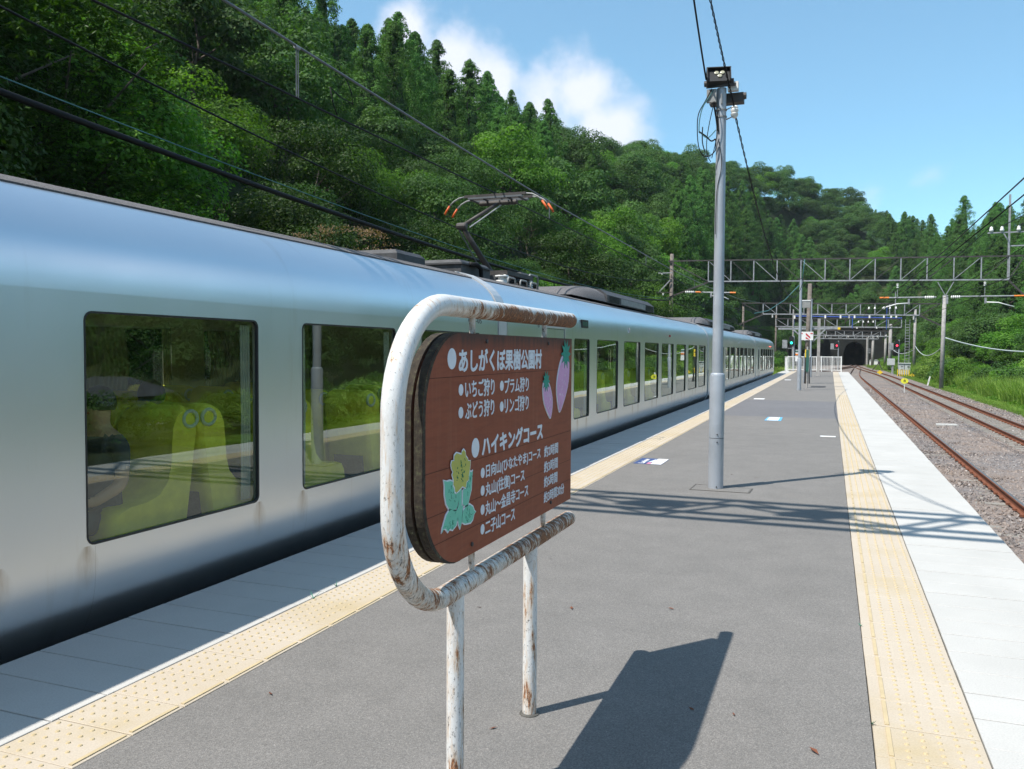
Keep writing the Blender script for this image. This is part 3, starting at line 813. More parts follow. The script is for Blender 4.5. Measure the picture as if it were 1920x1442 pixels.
stem = [(2.606, 1.142), (2.624, 1.147), (2.624, 1.08), (2.637, 1.08), (2.628, 1.048), (2.628, 1.03), (2.613, 1.005), (2.6, 1.022), (2.582, 1.072), (2.6, 1.087)]
# the picture sits a little higher on the board: shift
sh = lambda o: [(a+.0, b) for a, b in o]
base_o = blob('flower_picture', [], 'letter_paint', FX, sg) if False else None
flt = MB()
for o in leaves+[stem]: flt.poly([(FX, a, b) for a, b in grow(sh(o), .006)], (.003, 0, 0))
fo = flt.build('flower_picture', 'letter_paint', sg)
mbx = MB()
mbx.poly([(FX+.0031, a, b) for a, b in grow(sh(flo), .006)], (.0012, 0, 0)); mbx.build('flower_border', 'letter_paint', fo)
for o in leaves: blob('leaf', sh(o), 'leaf_mint', FX+.003, fo, .0009)
blob('stem', sh(stem), 'leaf_mint', FX+.003, fo, .0006)
blob('blossom', sh(flo), 'flower_olive', FX+.0043, fo, .0012)
mbv = MB()
for o in leaves:
    o = sh(o); c = (sum(a for a, _ in o)/len(o), sum(b for _, b in o)/len(o))
    for i in range(16):
        a = o[random.randrange(len(o))]; u = random.uniform(.1, .75); q = (c[0]+(a[0]-c[0])*u, c[1]+(a[1]-c[1])*u)
        b = random.uniform(0, 6.28); L_ = random.uniform(.006, .016)
        mbv.bar((FX+.0043, *q), (FX+.0043, q[0]+L_*math.cos(b), q[1]+L_*math.sin(b)), .0012, .0006)
for i in range(34):
    a = random.uniform(0, 6.28); q = math.sqrt(random.random())*.8
    y = 2.615+q*.065*math.cos(a); z = 1.208+q*.055*math.sin(a); b = random.uniform(0, 6.28); L_ = random.uniform(.005, .012)
    mbv.bar((FX+.006, y, z), (FX+.006, y+L_*math.cos(b), z+L_*math.sin(b)), .0022, .0012)
mbv.build('drawn_lines', 'leaf_line', fo)['kind'] = 'stuff'

# ------------------------------------------------------------------ lamp poles
def lamp_pole(loc, label, top, detailed):
    x, y = loc[0], loc[1]
    t = thing('lamp_pole', label, 'lamp pole', loc, 'grey lamp poles on the platform')
    mb = MB().lathe((x, y, 0), [(0, .0885), (.60, .0885)], 28); mb.build('lower_sleeve', 'galvanised', t, auto=30)
    MB().lathe((x, y, 0), [(.606, .0885), (1.335, .0885), (1.36, .083), (1.375, .066)], 28).build('base_tube', 'galvanised', t, auto=30)
    MB().lathe((x, y, 0), [(1.37, .064), (top, .055)], 28).build('shaft', 'galvanised', t, auto=30)
    for z in (.03, .56, .65):
        MB().lathe((x+.02, y-.086, z), [(0, .008), (-.008, .008)], 8, 'Y').build('screw', 'dark_steel', t)
    if not detailed:
        MB().box(x-.13, x+.13, y-.05, y+.05, top-.03, top+.03).build('lamp_head', 'dark_steel', t)
        return t
    # square floodlight facing the viewer, tipped down
    rot = Matrix.Rotation(R(12), 3, 'Z') @ Matrix.Rotation(R(-28), 3, 'X')
    c = Vector((x-.03, y-.06, top+.13))
    def rbox(x0, x1, y0, y1, z0, z1, nm, mt, par):
        mb = MB().box(x0, x1, y0, y1, z0, z1); mb.v = [tuple(c + rot @ (Vector(v)*.84)) for v in mb.v]; return mb.build(nm, mt, par)
    hd = rbox(-.145, .145, -.03, .07, -.12, .085, 'floodlight', 'black', t)
    rbox(-.165, .165, -.075, .075, .088, .10, 'visor', 'black', hd)
    rbox(-.162, -.150, -.075, .075, -.12, .087, 'visor', 'black', hd)
    rbox(.150, .162, -.075, .075, -.12, .087, 'visor', 'black', hd)
    for lx, lz in ((-.03, .025), (.05, .028), (.012, -.03)):
        mb = MB().lathe((0, 0, 0), [(0, .027), (-.012, .030), (-.016, .02)], 14, 'Y'); mb.v = [tuple(c + rot @ ((Vector(v)+Vector((lx, -.03, lz)))*.84)) for v in mb.v]; mb.build('lamp_lens', 'lamp_glass', hd)
    for kx in (-.145, .15):
        MB().lathe((x-.03+kx, y-.04, top+.06), [(-.02, .035), (.02, .035)], 12, 'X').build('pivot', 'dark_steel', t)
    MB().box(x-.17, x+.17, y-.07, y-.055, top-.0, top+.03).build('bracket', 'dark_steel', t)
    # second lamp behind, gear boxes
    MB().box(x-.15, x+.24, y+.07, y+.20, top-.15, top-.04).build('rear_floodlight', 'dark_steel', t)
    MB().lathe((x+.25, y+.10, top-.08), [(-.02, .04), (.02, .04)], 12, 'X').build('pivot', 'dark_steel', t)
    MB().box(x+.07, x+.19, y-.03, y+.05, top-.04, top+.06).build('control_box', 'white_paint', t)
    MB().box(x-.16, x-.05, y-.09, y-.05, top-.17, top-.02).build('cable_clamp', 'roof_kit_light', t)
    MB().cyl((x+.01, y-.062, top-.19), (x+.01, y-.075, top-.08), .012, 10).build('shackle', 'galvanised_bright', t)
    for z in (4.36, 4.44):
        MB().lathe((x, y, z), [(0, .064), (.018, .064)], 24).build('clamp_band', 'galvanised_bright', t)
    MB().tube([(x+.05, y-.03, 4.44), (x+.12, y-.05, 4.46), (x+.13, y-.05, 4.35), (x+.06, y-.03, 4.33)], .008, 8).build('insulator_hook', 'dark_steel', t)
    MB().lathe((x+.155, y-.05, 4.33), [(0, .015), (.02, .035), (.05, .045), (.06, .032), (.08, .045), (.10, .045), (.112, .032), (.125, .04), (.14, .03), (.15, .01)], 16).build('spool_insulator', 'porcelain', t, auto=40)
    rng = random.Random(3)
    def loop(pts, r=.006, m_='wire_black'): # smooth
        P = [Vector(p) for p in pts]; out_ = []
        for i in range(len(P)-1):
            p0, p1, p2, p3 = P[max(i-1, 0)], P[i], P[i+1], P[min(i+2, len(P)-1)]
            for s in range(6):
                u = s/6; out_.append(.5*((2*p1)+(-p0+p2)*u+(2*p0-5*p1+4*p2-p3)*u*u+(-p0+3*p1-3*p2+p3)*u**3))
        out_.append(P[-1]); MB().tube(out_, r, 6).build('loose_cable', m_, t, smooth=True)
    W = lambda a, b, c=-.1: (x+a, y+c, top+b)
    loop([W(-.10, -.02), W(-.17, -.15), W(-.25, -.30), W(-.26, -.50), W(-.24, -.68), W(-.19, -.78), W(-.12, -.79), W(-.05, -.73), W(-.05, -.60)], .006, 'wire_black')
    loop([W(-.08, -.03), W(-.12, -.10), W(-.20, -.22), W(-.235, -.36), W(-.24, -.5), W(-.22, -.52), W(-.14, -.58), W(-.05, -.50)], .006, 'wire_bluegreen')
    loop([W(-.24, -.50), W(-.16, -.56), W(-.10, -.62), W(-.05, -.60)], .009)
    loop([W(-.07, -.17), W(-.12, -.4), W(-.15, -.62), W(-.14, -.78), W(-.10, -.86)], .005)
    loop([W(-.06, -.17), W(-.02, -.42), W(-.05, -.65), W(-.09, -.82)], .005)
    loop([W(-.20, -.45), W(-.20, -.62), W(-.17, -.74)], .007)
    loop([W(-.02, -.60, -.07), W(.02, -.9, -.065), W(-.03, -1.2, -.065), W(-.04, -1.7, -.07)], .004)
    loop([W(-.08, -.17), W(-.05, -.35, -.07), W(-.03, -.5, -.065)], .012)
    return t
lamp_pole((-1.25, 10.08, 0), 'tall grey lamp pole with floodlight nearest the camera', 4.70, True)
lamp_pole((-1.25, 37.85, 0), 'grey lamp pole beside the small notice board mid platform', 4.76, False)
lamp_pole((-1.25, 58.9, 0), 'grey lamp pole farthest down the platform by the fence', 5.2, False)

def cable(name, pts, r, mat, label, group=None, n=6, sag=None):
    P = [Vector(p) for p in pts]
    if sag is not None:
        a, b = P[0], P[-1]; P = []
        for i in range(41):
            u = i/40; q = a.lerp(b, u); q.z -= 4*sag*u*(1-u); P.append(q)
    o = MB().tube(P, r, n).build(name, mat, smooth=True, label=label, cat='cable', group=group)
    return o
LWX, LWX2 = -1.25, -1.5
cable('lamp_wire', [(-1.42, 10.0, 4.80), (LWX, 4.4, 7.9)], .010, 'wire_black', 'thick black wire rising from the floodlight out of the frame', sag=.35)
tw = []
for i in range(260):
    u = i/259; q = Vector((-1.10, 10.02, 4.46)).lerp(Vector((LWX2, 4.4, 8.2)), u); q.z -= 4*.3*u*(1-u)
    tw.append((q, i))
for ph in (0, math.pi):
    pass
mb = MB()
for ph in (0, math.pi):
    mb.tube([(q.x+.008*math.cos(i*.9+ph), q.y, q.z+.008*math.sin(i*.9+ph)) for q, i in tw], .006, 5)
mb.build('twisted_wire', 'wire_black', label='twisted black pair wire rising from the lamp pole out of the frame', cat='cable')
mb = MB(); tw = []
for i in range(400):
    u = i/399; q = Vector((-1.10, 10.06, 4.42)).lerp(Vector((-1.15, 37.7, 4.72)), u); q.z -= 4*1.35*u*(1-u); tw.append(q)
for ph in (0, math.pi):
    mb.tube([(q.x+.008*math.cos(i*.9+ph), q.y, q.z+.008*math.sin(i*.9+ph)) for i, q in enumerate(tw)], .006, 5)
mb.build('twisted_wire', 'wire_black', label='twisted black wire sagging from the near lamp pole to the next', cat='cable')
cable('lamp_wire', [(-1.32, 37.8, 4.5), (-1.9, 38.0, 3.9), (-2.6, 38.2, 3.45), (-3.2, 38.4, 3.35)], .02, 'wire_bluegreen', 'blue green cable drooping left of the second lamp pole')
cable('lamp_wire', [(-1.2, 37.8, 4.7), (-1.15, 37.8, 5.2), (-1.12, 37.8, 5.6)], .02, 'wire_bluegreen', 'blue green cable standing up above the second lamp pole')

# notice board on thin pole behind second lamp pole
t = thing('notice_board', 'small green notice board on a thin pole behind the second lamp pole', 'sign', (-1.2, 40.7, 0))
MB().cyl((-1.0, 40.7, 0), (-1.0, 40.7, 1.9), .04, 12).build('pole', 'concrete_pole', t)
MB().box(-1.06, -.93, 40.62, 40.66, .75, 1.75).build('panel', 'green_paint', t)
MB().box(-1.52, -1.30, 40.62, 40.66, 1.22, 1.75).build('side_panel', 'white_paint', t)
MB().box(-1.52, -1.30, 40.60, 40.617, 1.66, 1.72).build('stripe', 'green_paint', t)
MB().box(-1.52, -1.30, 40.60, 40.617, 1.50, 1.57).build('stripe', 'orange_paint', t)
t = thing('junction_box', 'cream junction box fixed high between second lamp pole and wooden pole', 'box', (-1.1, 40.9, 3.7))
MB().box(-1.27, -.93, 40.8, 41.1, 3.70, 4.0).build('case', 'roof_kit_light', t); MB().box(-1.29, -.91, 40.78, 41.12, 4.0, 4.05).build('lid', 'white_paint', t)
# weathered wooden pole with warning boards
t = thing('wooden_pole', 'leaning weathered wooden pole standing on the platform', 'pole', (-1.12, 46.5, 0))
MB().tube([(-1.20, 46.5, 0), (-1.08, 46.5, 5.24)], [.13, .10], 14).build('shaft', 'wood_pole', t, smooth=True)
MB().tube([(-1.30, 46.38, 0), (-1.28, 46.38, 1.6)], .02, 6).build('conduit', 'galvanised', t)
MB().tube([(-1.02, 46.4, 0), (-1.0, 46.4, 1.4)], .03, 6).build('conduit', 'black', t)
t = thing('warning_board', 'white board with red diagonal stripes on the wooden pole', 'sign', (-1.13, 46.35, 2.28))
MB().box(-1.60, -.87, 46.33, 46.36, 2.28, 2.72).build('plate', 'white_paint', t)
for k in range(3):
    z = 2.66-.20*k; y = 46.326
    pts = [(-1.24, z), (-1.24, z-.10), (-1.02, z-.30), (-1.02, z-.20)]
    pts = [(a, min(2.715, max(2.285, b))) for a, b in pts]
    MB().poly([(a, y, b) for a, b in pts], (0, -.004, 0)).build('stripe', 'red_paint', t)
for k, xx in enumerate((-1.52, -1.42, -.98, -.92)):
    MB().box(xx-.03, xx+.02, 46.318, 46.324, 2.60, 2.66).build('mark', 'red_paint', t)
t = thing('yellow_notice', 'yellow notice with a black symbol strapped to the wooden pole', 'sign', (-1.15, 46.3, 1.4))
MB().box(-1.26, -1.05, 46.30, 46.33, 1.38, 1.78).build('plate', 'yellow_paint', t)
MB().box(-1.18, -1.13, 46.292, 46.298, 1.50, 1.70).build('mark', 'black', t); MB().box(-1.22, -1.09, 46.292, 46.298, 1.60, 1.63).build('mark', 'black', t)
# grey support beam on the third pole
t = thing('support_beam', 'pale grey steel beam with two braces on the farthest lamp pole', 'beam', (-1.3, 59.1, 2.3))
MB().box(-3.35, .52, 59.05, 59.25, 3.17, 3.30).build('beam', 'galvanised_bright', t)
MB().box(.40, .56, 59.04, 59.26, 3.16, 3.31).build('end_cap', 'yellow_paint', t)
MB().bar((-2.4, 59.1, 3.2), (-1.5, 59.1, 2.35), .09).build('brace', 'galvanised_bright', t)
MB().bar((-.35, 59.1, 3.2), (-1.15, 59.1, 2.35), .09).build('brace', 'galvanised_bright', t)
t = thing('concrete_post', 'pale concrete post rising behind the grey support beam', 'post', (-.75, 62, 0))
MB().box(-.90, -.70, 61.9, 62.1, 0, 4.0).build('shaft', 'concrete_pole', t)

# fence across platform end
fn = thing('platform_fence', 'white railing fence closing the far end of the platform', 'fence', (-1.3, 76.3, 0))
fx0, fx1, fyy = -3.48, .90, 76.2
MB().box(fx0, fx1, fyy-.02, fyy+.02, 1.24, 1.30).build('top_rail', 'white_paint', fn)
MB().box(fx0, fx1, fyy-.02, fyy+.02, .12, .17).build('bottom_rail', 'white_paint', fn)
for x in (fx0+.03, -2.6, -1.9, -1.1, -.72, .12, .86):
    MB().box(x-.035, x+.035, fyy-.05, fyy+.05, 0, 1.33).build('post', 'white_paint', fn)
me = MB().box(-.014, .014, -.014, .014, .171, 1.239).mesh('baluster', 'white_paint')
x = fx0+.14
while x < fx1-.06:
    o = bpy.data.objects.new('baluster', me); COL.objects.link(o); o.parent = fn; o.location = (x+1.3, fyy-76.3, 0); x += .115
fs = thing('side_fence', 'short white side railing running beside the train past the platform end', 'fence', (-3.6, 77, 0))
MB().bar((-3.52, 76.3, 1.25), (-3.9, 80, 1.25), .05).build('rail', 'white_paint', fs)
for k in range(12):
    yy = 76.4+k*.3; MB().box(-3.54-.1*(yy-76.3), -3.51-.1*(yy-76.3), yy, yy+.03, 0, 1.23).build('baluster', 'white_paint', fs)
MB().box(-3.95, -3.5, 76.5, 80.2, -1.3, -.02).build('footing', 'concrete', fs)

# ------------------------------------------------------------------ train
TX = -5.47
prof = [(-4.50, -.80), (-4.44, -.55), (-4.34, -.36), (-4.25, -.23), (-4.175, -.13), (-4.115, -.04), (-4.072, .05), (-4.045, .13), (-4.029, .21), (-4.0215, .30), (-4.02, .40), (-4.02, 1.95)]
up = [(-4.022, 2.02), (-4.030, 2.10), (-4.045, 2.18), (-4.070, 2.26), (-4.108, 2.335), (-4.16, 2.402), (-4.225, 2.462), (-4.30, 2.515), (-4.385, 2.562)]
roofp = [(-4.385, 2.568), (-4.50, 2.612), (-4.65, 2.656), (-4.85, 2.696), (-5.10, 2.722), (-5.47, 2.735)]
def side_skin(mb, y0, y1, wins, mirror=False, doors=()):
    X_ = (lambda x: 2*TX-x) if mirror else (lambda x: x)
    def quad(a, b, c, d):
        mb.add([a, b, c, d] if not mirror else [d, c, b, a], [(0, 1, 2, 3)])
    ys = list(np.linspace(y0, y1, 11))
    for P in (prof[:-1], prof[-1:]+up):
        for i in range(len(P)-1):
            for j in range(10):
                quad((X_(P[i][0]), ys[j], P[i][1]), (X_(P[i][0]), ys[j+1], P[i][1]), (X_(P[i+1][0]), ys[j+1], P[i+1][1]), (X_(P[i+1][0]), ys[j], P[i+1][1]))
    x = X_(-4.02); zb_, zt_ = .40, 1.95
    wins = sorted(wins); edges = [y0]
    for k in range(len(wins)-1): edges.append((wins[k][1]+wins[k+1][0])/2)
    edges.append(y1)
    for k, w in enumerate(wins):
        a, b, z0, z1 = w; ya, yb = edges[k], edges[k+1]; r = min(.055, (b-a)/4)
        inner, outer = [], []
        for cy, cz, oy, oz, s0 in ((b-r, z1-r, yb, zt_, 0), (a+r, z1-r, ya, zt_, 90), (a+r, z0+r, ya, zb_, 180), (b-r, z0+r, yb, zb_, 270)):
            for q in range(5):
                an = R(s0+22.5*q); iy, iz = cy+r*math.cos(an), cz+r*math.sin(an)
                inner.append((iy, iz))
                if q == 2: outer.append((oy, oz))
                else:
                    horizontal = (q < 2) == (s0 in (0, 180))
                    outer.append((oy, iz) if horizontal else (iy, oz))
        N = 20
        for i in range(N):
            j = (i+1) % N
            quad((x, *outer[i]), (x, *outer[j]), (x, *inner[j]), (x, *inner[i]))
            dx = -.03 if not mirror else .03
            quad((x, *inner[i]), (x, *inner[j]), (x+dx, *inner[j]), (x+dx, *inner[i]))
def rrect(a, b, z0, z1, r):
    o = []
    for cy, cz, s0 in ((b-r, z1-r, 0), (a+r, z1-r, 90), (a+r, z0+r, 180), (b-r, z0+r, 270)):
        for q in range(5):
            an = R(s0+22.5*q); o.append((cy+r*math.cos(an), cz+r*math.sin(an)))
    return o
def window(car, w, mirror=False, near=True):
    a, b, z0, z1 = w; r = min(.055, (b-a)/4)
    x = 2*TX+4.02 if mirror else -4.02; s = -1 if not mirror else 1
    pane = MB().add([(x+s*.022, y, z) for y, z in rrect(a+.001, b-.001, z0+.001, z1-.001, r)], [tuple(range(20))])
    po = pane.build('window', 'far_glass' if mirror else 'window_glass', car)
    fr_ = MB(); o1 = rrect(a, b, z0, z1, r); o2 = rrect(a+.012, b-.012, z0+.012, z1-.012, r-.008)
    for i in range(20):
        j = (i+1) % 20
        fr_.add([(x-s*.002, *o1[i]), (x-s*.002, *o1[j]), (x-s*.001, *o2[j]), (x-s*.001, *o2[i])], [(0, 1, 2, 3)])
        fr_.add([(x-s*.001, *o2[i]), (x-s*.001, *o2[j]), (x+s*.021, *o2[j]), (x+s*.021, *o2[i])], [(0, 1, 2, 3)])
    fr_.build('window_frame', 'black_rubber', po)
    return po
def curtain(car, ya, yb, z0, z1, x, folds=7, amp=.012, mat='curtain'):
    mb = MB(); N = folds*6
    top = [(x + amp*math.sin(i/N*folds*2*math.pi), ya+(yb-ya)*i/N) for i in range(N+1)]
    wv = (yb-ya)*.25
    rows = [(z1, 0), ((z0+z1)/2, .3), (z0, 0)]
    vs = []
    for z, k in rows:
        for cx, cy in top: vs.append((cx, cy + (k*wv if yb > ya else 0), z))
    n_ = N+1
    fs = [(r_*n_+i, r_*n_+i+1, (r_+1)*n_+i+1, (r_+1)*n_+i) for r_ in range(2) for i in range(N)]
    return mb.add(vs, fs).build('curtain', mat, car, smooth=True)
seat_prof = [(0.02, .08), (-.03, .35), (-.10, .75), (-.15, 1.05), (-.145, 1.15), (-.10, 1.215), (-.03, 1.235), (.04, 1.20), (.08, 1.12), (.095, 1.0), (.105, .85), (.14, .74), (.22, .66), (.34, .625), (.50, .615), (.58, .59), (.625, .53), (.64, .42), (.64, .08)]
def seat(car, y, x0, x1, facing, ring=True):
    pts = [(y+facing*a, z) for a, z in seat_prof]
    mb = MB(); N = len(pts)
    # rounded shell: inset outer slices
    def inset(pts, k):
        c = (sum(a for a, _ in pts)/N, .6)
        return [(a+(c[0]-a)*k*.6, b+(c[1]-b)*k*.35) for a, b in pts]
    sl = [(x0, inset(pts, .16)), (x0+.015, inset(pts, .06)), (x0+.05, pts), (x1-.05, pts), (x1-.015, inset(pts, .06)), (x1, inset(pts, .16))]
    vs = []
    for x, P in sl: vs += [(x, a, b) for a, b in P]
    fs = [tuple(range(N)), tuple(reversed(range(5*N, 6*N)))]
    for s in range(5):
        for i in range(N):
            j = (i+1) % N; fs.append((s*N+i, s*N+j, (s+1)*N+j, (s+1)*N+i))
    o = mb.add(vs, fs).build('seat', 'seat_yellow', car, auto=50)
    # netting on the seat back
    MB().add([(x0+.08, y-facing*.045, .35), (x1-.08, y-facing*.045, .35), (x1-.08, y-facing*.085, .60), (x0+.08, y-facing*.085, .60)], [(0, 1, 2, 3)]).build('seat_net', 'seat_net', o)
    if ring:
        c = (x1-.02, y-facing*.07, 1.14); rr = .055
        MB().tube([(c[0]+.02, c[1]+rr*math.cos(a)*1.2, c[2]+rr*math.sin(a)) for a in np.linspace(0, 2*math.pi, 17)], .013, 8).build('grab_ring', 'seat_ring', o, smooth=True)
    return o

def make_car(y0, y1, label, wins, door=None, detail=0, last=False):
    car = thing('train_car', label, 'train car', (TX, (y0+y1)/2, RAILZ), 'cars of the silver train')
    W = [(a, b, .47, 1.84) for a, b in wins]
    if door: W = W + [(door[0]+.17, door[1]-.17, .62, 1.80)]
    W.sort()
    mb = MB(); side_skin(mb, y0, y1, W)
    WF = [w for w in W if True]
    side_skin(mb, y0, y1, WF, mirror=True)
    # ends
    full = [(x, z) for x, z in prof+up] + [(-4.65, 2.65), (-5.1, 2.715), (TX, 2.73)]
    ring_ = full + [(2*TX-x, z) for x, z in reversed(full[:-1])]
    for ye in (y0, y1):
        mb.add([(x, ye, z) for x, z in ring_], [tuple(range(len(ring_)))])
    # underframe
    mb.add([(-4.50, y0, -.8), (-4.50, y1, -.8), (2*TX+4.50, y1, -.8), (2*TX+4.50, y0, -.8)], [(0, 1, 2, 3)])
    body = mb.build('body', 'silver_body', car)
    me = body.data
    import bmesh
    bm = bmesh.new(); bm.from_mesh(me); bmesh.ops.remove_doubles(bm, verts=bm.verts, dist=.0004); bmesh.ops.recalc_face_normals(bm, faces=bm.faces); bm.to_mesh(me); bm.free()
    me.polygons.foreach_set('use_smooth', [True]*len(me.polygons)); me.set_sharp_from_angle(angle=R(35))
    # gritty roof cover, slightly proud
    mb = MB(); rp = roofp + [(2*TX-x, z) for x, z in reversed(roofp[:-1])]
    for i in range(len(rp)-1):
        mb.add([(rp[i][0], y0, rp[i][1]+.006), (rp[i][0], y1, rp[i][1]+.006), (rp[i+1][0], y1, rp[i+1][1]+.006), (rp[i+1][0], y0, rp[i+1][1]+.006)], [(0, 1, 2, 3)])
    mb.add([(-4.387, y0, 2.552), (-4.387, y1, 2.552), (-4.385, y1, 2.574), (-4.385, y0, 2.574)], [(0, 1, 2, 3)])
    mb.build('roof_cover', 'roof_grit', car, smooth=False)
    for w in W:
        window(car, w)
        if detail < 2 or True: window(car, w, mirror=True)
    # interior
    mb = MB(); mb.box(-6.78, -4.16, y0+.05, y1-.05, .03, .05); mb.build('floor', 'car_floor', car)
    MB().box(-6.80, -4.12, y0+.05, y1-.05, 2.22, 2.24).build('ceiling', 'car_inside', car)
    mb = MB()
    for xx in (-4.075, -6.865):
        mb.box(xx-.01, xx+.01, y0+.05, y1-.05, .24, .455); mb.box(xx-.01, xx+.01, y0+.05, y1-.05, 1.86, 2.21)
        es = [y0+.05] + [v for w in W for v in (w[0]-.015, w[1]+.015)] + [y1-.05]
        for i in range(0, len(es), 2): mb.box(xx-.009, xx+.009, es[i], es[i+1], .456, 1.859)
    mb.build('inner_wall', 'car_inside', car)
    for ye in (y0+.02, y1-.04):
        MB().box(-6.78, -4.16, ye, ye+.02, .06, 2.2).build('end_wall', 'car_inside', car)
    # bogie / dark underside so that nothing shines through
    MB().box(-6.5, -4.5, y0+.6, y1-.6, -1.0, -.80).build('underframe', 'black', car)
    # side seams
    if detail == 0:
        for a, b in wins:
            for yy in (a-.002, b-.004):
                pass
    if door:
        a, b = door
        x = -4.018
        fr_ = MB()
        for (u0, u1, v0, v1) in ((a-.03, a, .02, 1.98), (b, b+.03, .02, 1.98), (a-.03, b+.03, 1.98, 2.01)):
            fr_.box(x-.004, x+.006, u0, u1, v0, v1)
        d = fr_.build('door', 'silver_fairing', car)
        MB().box(x-.003, x+.002, a+.002, a+.010, .03, 1.97).build('door_gap', 'black', d)
        MB().box(x-.003, x+.002, b-.010, b-.002, .03, 1.97).build('door_gap', 'black', d)
        MB().box(x-.003, x+.002, a+.012, b-.012, 1.962, 1.97).build('door_gap', 'black', d)
    return car
# car A (nearest)
winsA = [(5.72-2.12*k, 5.72-2.12*k+1.565) for k in range(-1, 7)]
carA = make_car(-9.6, 9.98, 'nearest silver train car with wide windows and yellow seats', winsA)
# car B
winsB = [(13.42, 14.37), (14.88, 16.51), (17.02, 18.61), (19.11, 20.75), (21.19, 22.87), (23.34, 24.94), (25.42, 27.13), (27.57, 29.1)]
carB = make_car(10.32, 29.60, 'second silver train car carrying the raised pantograph', winsB, door=(11.96, 12.86))
e = [34.3, 36.4, 38.45, 40.4, 42.4, 44.35, 46.4, 48.5]
carC = make_car(29.95, 49.45, 'third silver train car partly hidden by the near lamp pole', [(v-1.55, v) for v in e], door=(31.0, 31.9))
winsD = [(53.3+2.0*k, 54.85+2.0*k) for k in range(6)]
carD = make_car(49.8, 66.2, 'last silver train car with rounded end and red destination light', winsD, door=(51.3, 52.2))
# rounded end of last car
mb = MB()
full = [(x, z) for x, z in prof+up] + [(-4.65, 2.65), (-5.1, 2.715), (TX, 2.73)]
ring_ = full + [(2*TX-x, z) for x, z in reversed(full[:-1])]; n_ = len(ring_)
st = []
for k in range(9):
    a = R(90*k/8); st.append((66.2+2.2*math.sin(a), max(.02, math.cos(a)**.55)))
for y, s in st:
    for x, z in ring_: mb.v.append((TX+(x-TX)*s, y, .7+(z-.7)*s))
for k in range(8):
    for i in range(n_):
        j = (i+1) % n_; mb.f.append((k*n_+i, k*n_+j, (k+1)*n_+j, (k+1)*n_+i))
mb.build('nose', 'silver_body', carD, smooth=True)
MB().box(-4.30, -4.027, 66.9, 67.0, 0, .01).build('step', 'black', carD)
MB().box(-4.020, -4.012, 60.6, 62.6, 2.02, 2.06).build('destination_display', 'destination_red', carD)
# gangways and fairings between cars
def gangway(ya, yb, car, near):
    mb = MB()
    sc = .88
    ring2 = [(TX+(x-TX)*sc, .9+(z-.9)*.93) for x, z in ring_]
    for i in range(n_):
        j = (i+1) % n_
        mb.add([(ring2[i][0], ya-.01, ring2[i][1]), (ring2[j][0], ya-.01, ring2[j][1]), (ring2[j][0], yb+.01, ring2[j][1]), (ring2[i][0], yb+.01, ring2[i][1])], [(0, 1, 2, 3)])
    mb.build('gangway_bellows', 'black_rubber', car)
    # white end fairing that follows the body section, upper half
    pr = [q for q in prof if q[1] > .9] + [(-4.02, 1.3)] 
    P = [(-4.02, 1.0), (-4.02, 1.3), (-4.02, 1.6), (-4.02, 1.95)] + up + [(-4.5, 2.62), (-4.65, 2.66)]
    mb = MB()
    w = .27 if near else .20
    for i in range(len(P)-1):
        (xa, za), (xb, zb2) = P[i], P[i+1]
        o = .012; i_ = -.16
        y0_, y1_ = ya+.03, ya+.03+w
        def off(x, z, k):
            vx, vz = x-TX, z-.9; L = math.hypot(vx, vz); return (x+vx/L*k, z+vz/L*k)
        a1, b1 = off(xa, za, o), off(xb, zb2, o); a2, b2 = off(xa, za, i_), off(xb, zb2, i_)
        mb.add([(a1[0], y0_, a1[1]), (a1[0], y1_, a1[1]), (b1[0], y1_, b1[1]), (b1[0], y0_, b1[1])], [(0, 1, 2, 3)])
        mb.add([(a1[0], y0_, a1[1]), (b1[0], y0_, b1[1]), (b2[0], y0_, b2[1]), (a2[0], y0_, a2[1])], [(0, 1, 2, 3)])
        mb.add([(a1[0], y1_, a1[1]), (a2[0], y1_, a2[1]), (b2[0], y1_, b2[1]), (b1[0], y1_, b1[1])], [(0, 1, 2, 3)])
    mb.build('end_fairing', 'silver_fairing', car, auto=30)
gangway(9.98, 10.32, carB, True); gangway(29.6, 29.95, carC, False); gangway(49.45, 49.8, carD, False)
# car numbers and small fittings
text_mesh('car_number', '001-05', 'wire_grey', 9.05, 9.45, 1.955, 2.02, -4.019, carA, thick=.001, bold=0)
text_mesh('car_number', '6', 'wire_grey', 11.55, 11.63, 1.97, 2.04, -4.019, carB, thick=.001, bold=0)
dsp = MB().box(-4.034, -4.012, 13.85, 14.25, 2.03, 2.17).build('destination_display', 'black', carB)
for zz, s in ((2.065, '特急'), ):
    text_mesh('display_writing', s, 'leaf_line', 13.9, 14.2, 2.06, 2.14, -4.011, dsp, thick=.001, bold=0)
MB().box(-4.03, -4.0, 17.45, 17.52, 2.02, 2.12).build('side_lamp', 'silver_fairing', carB)
MB().box(-4.02, -3.995, 22.2, 22.27, 2.02, 2.07).build('side_lamp', 'red_paint', carB)
MB().box(-4.02, -3.995, 40.2, 40.3, 2.05, 2.12).build('side_lamp', 'silver_fairing', carC)
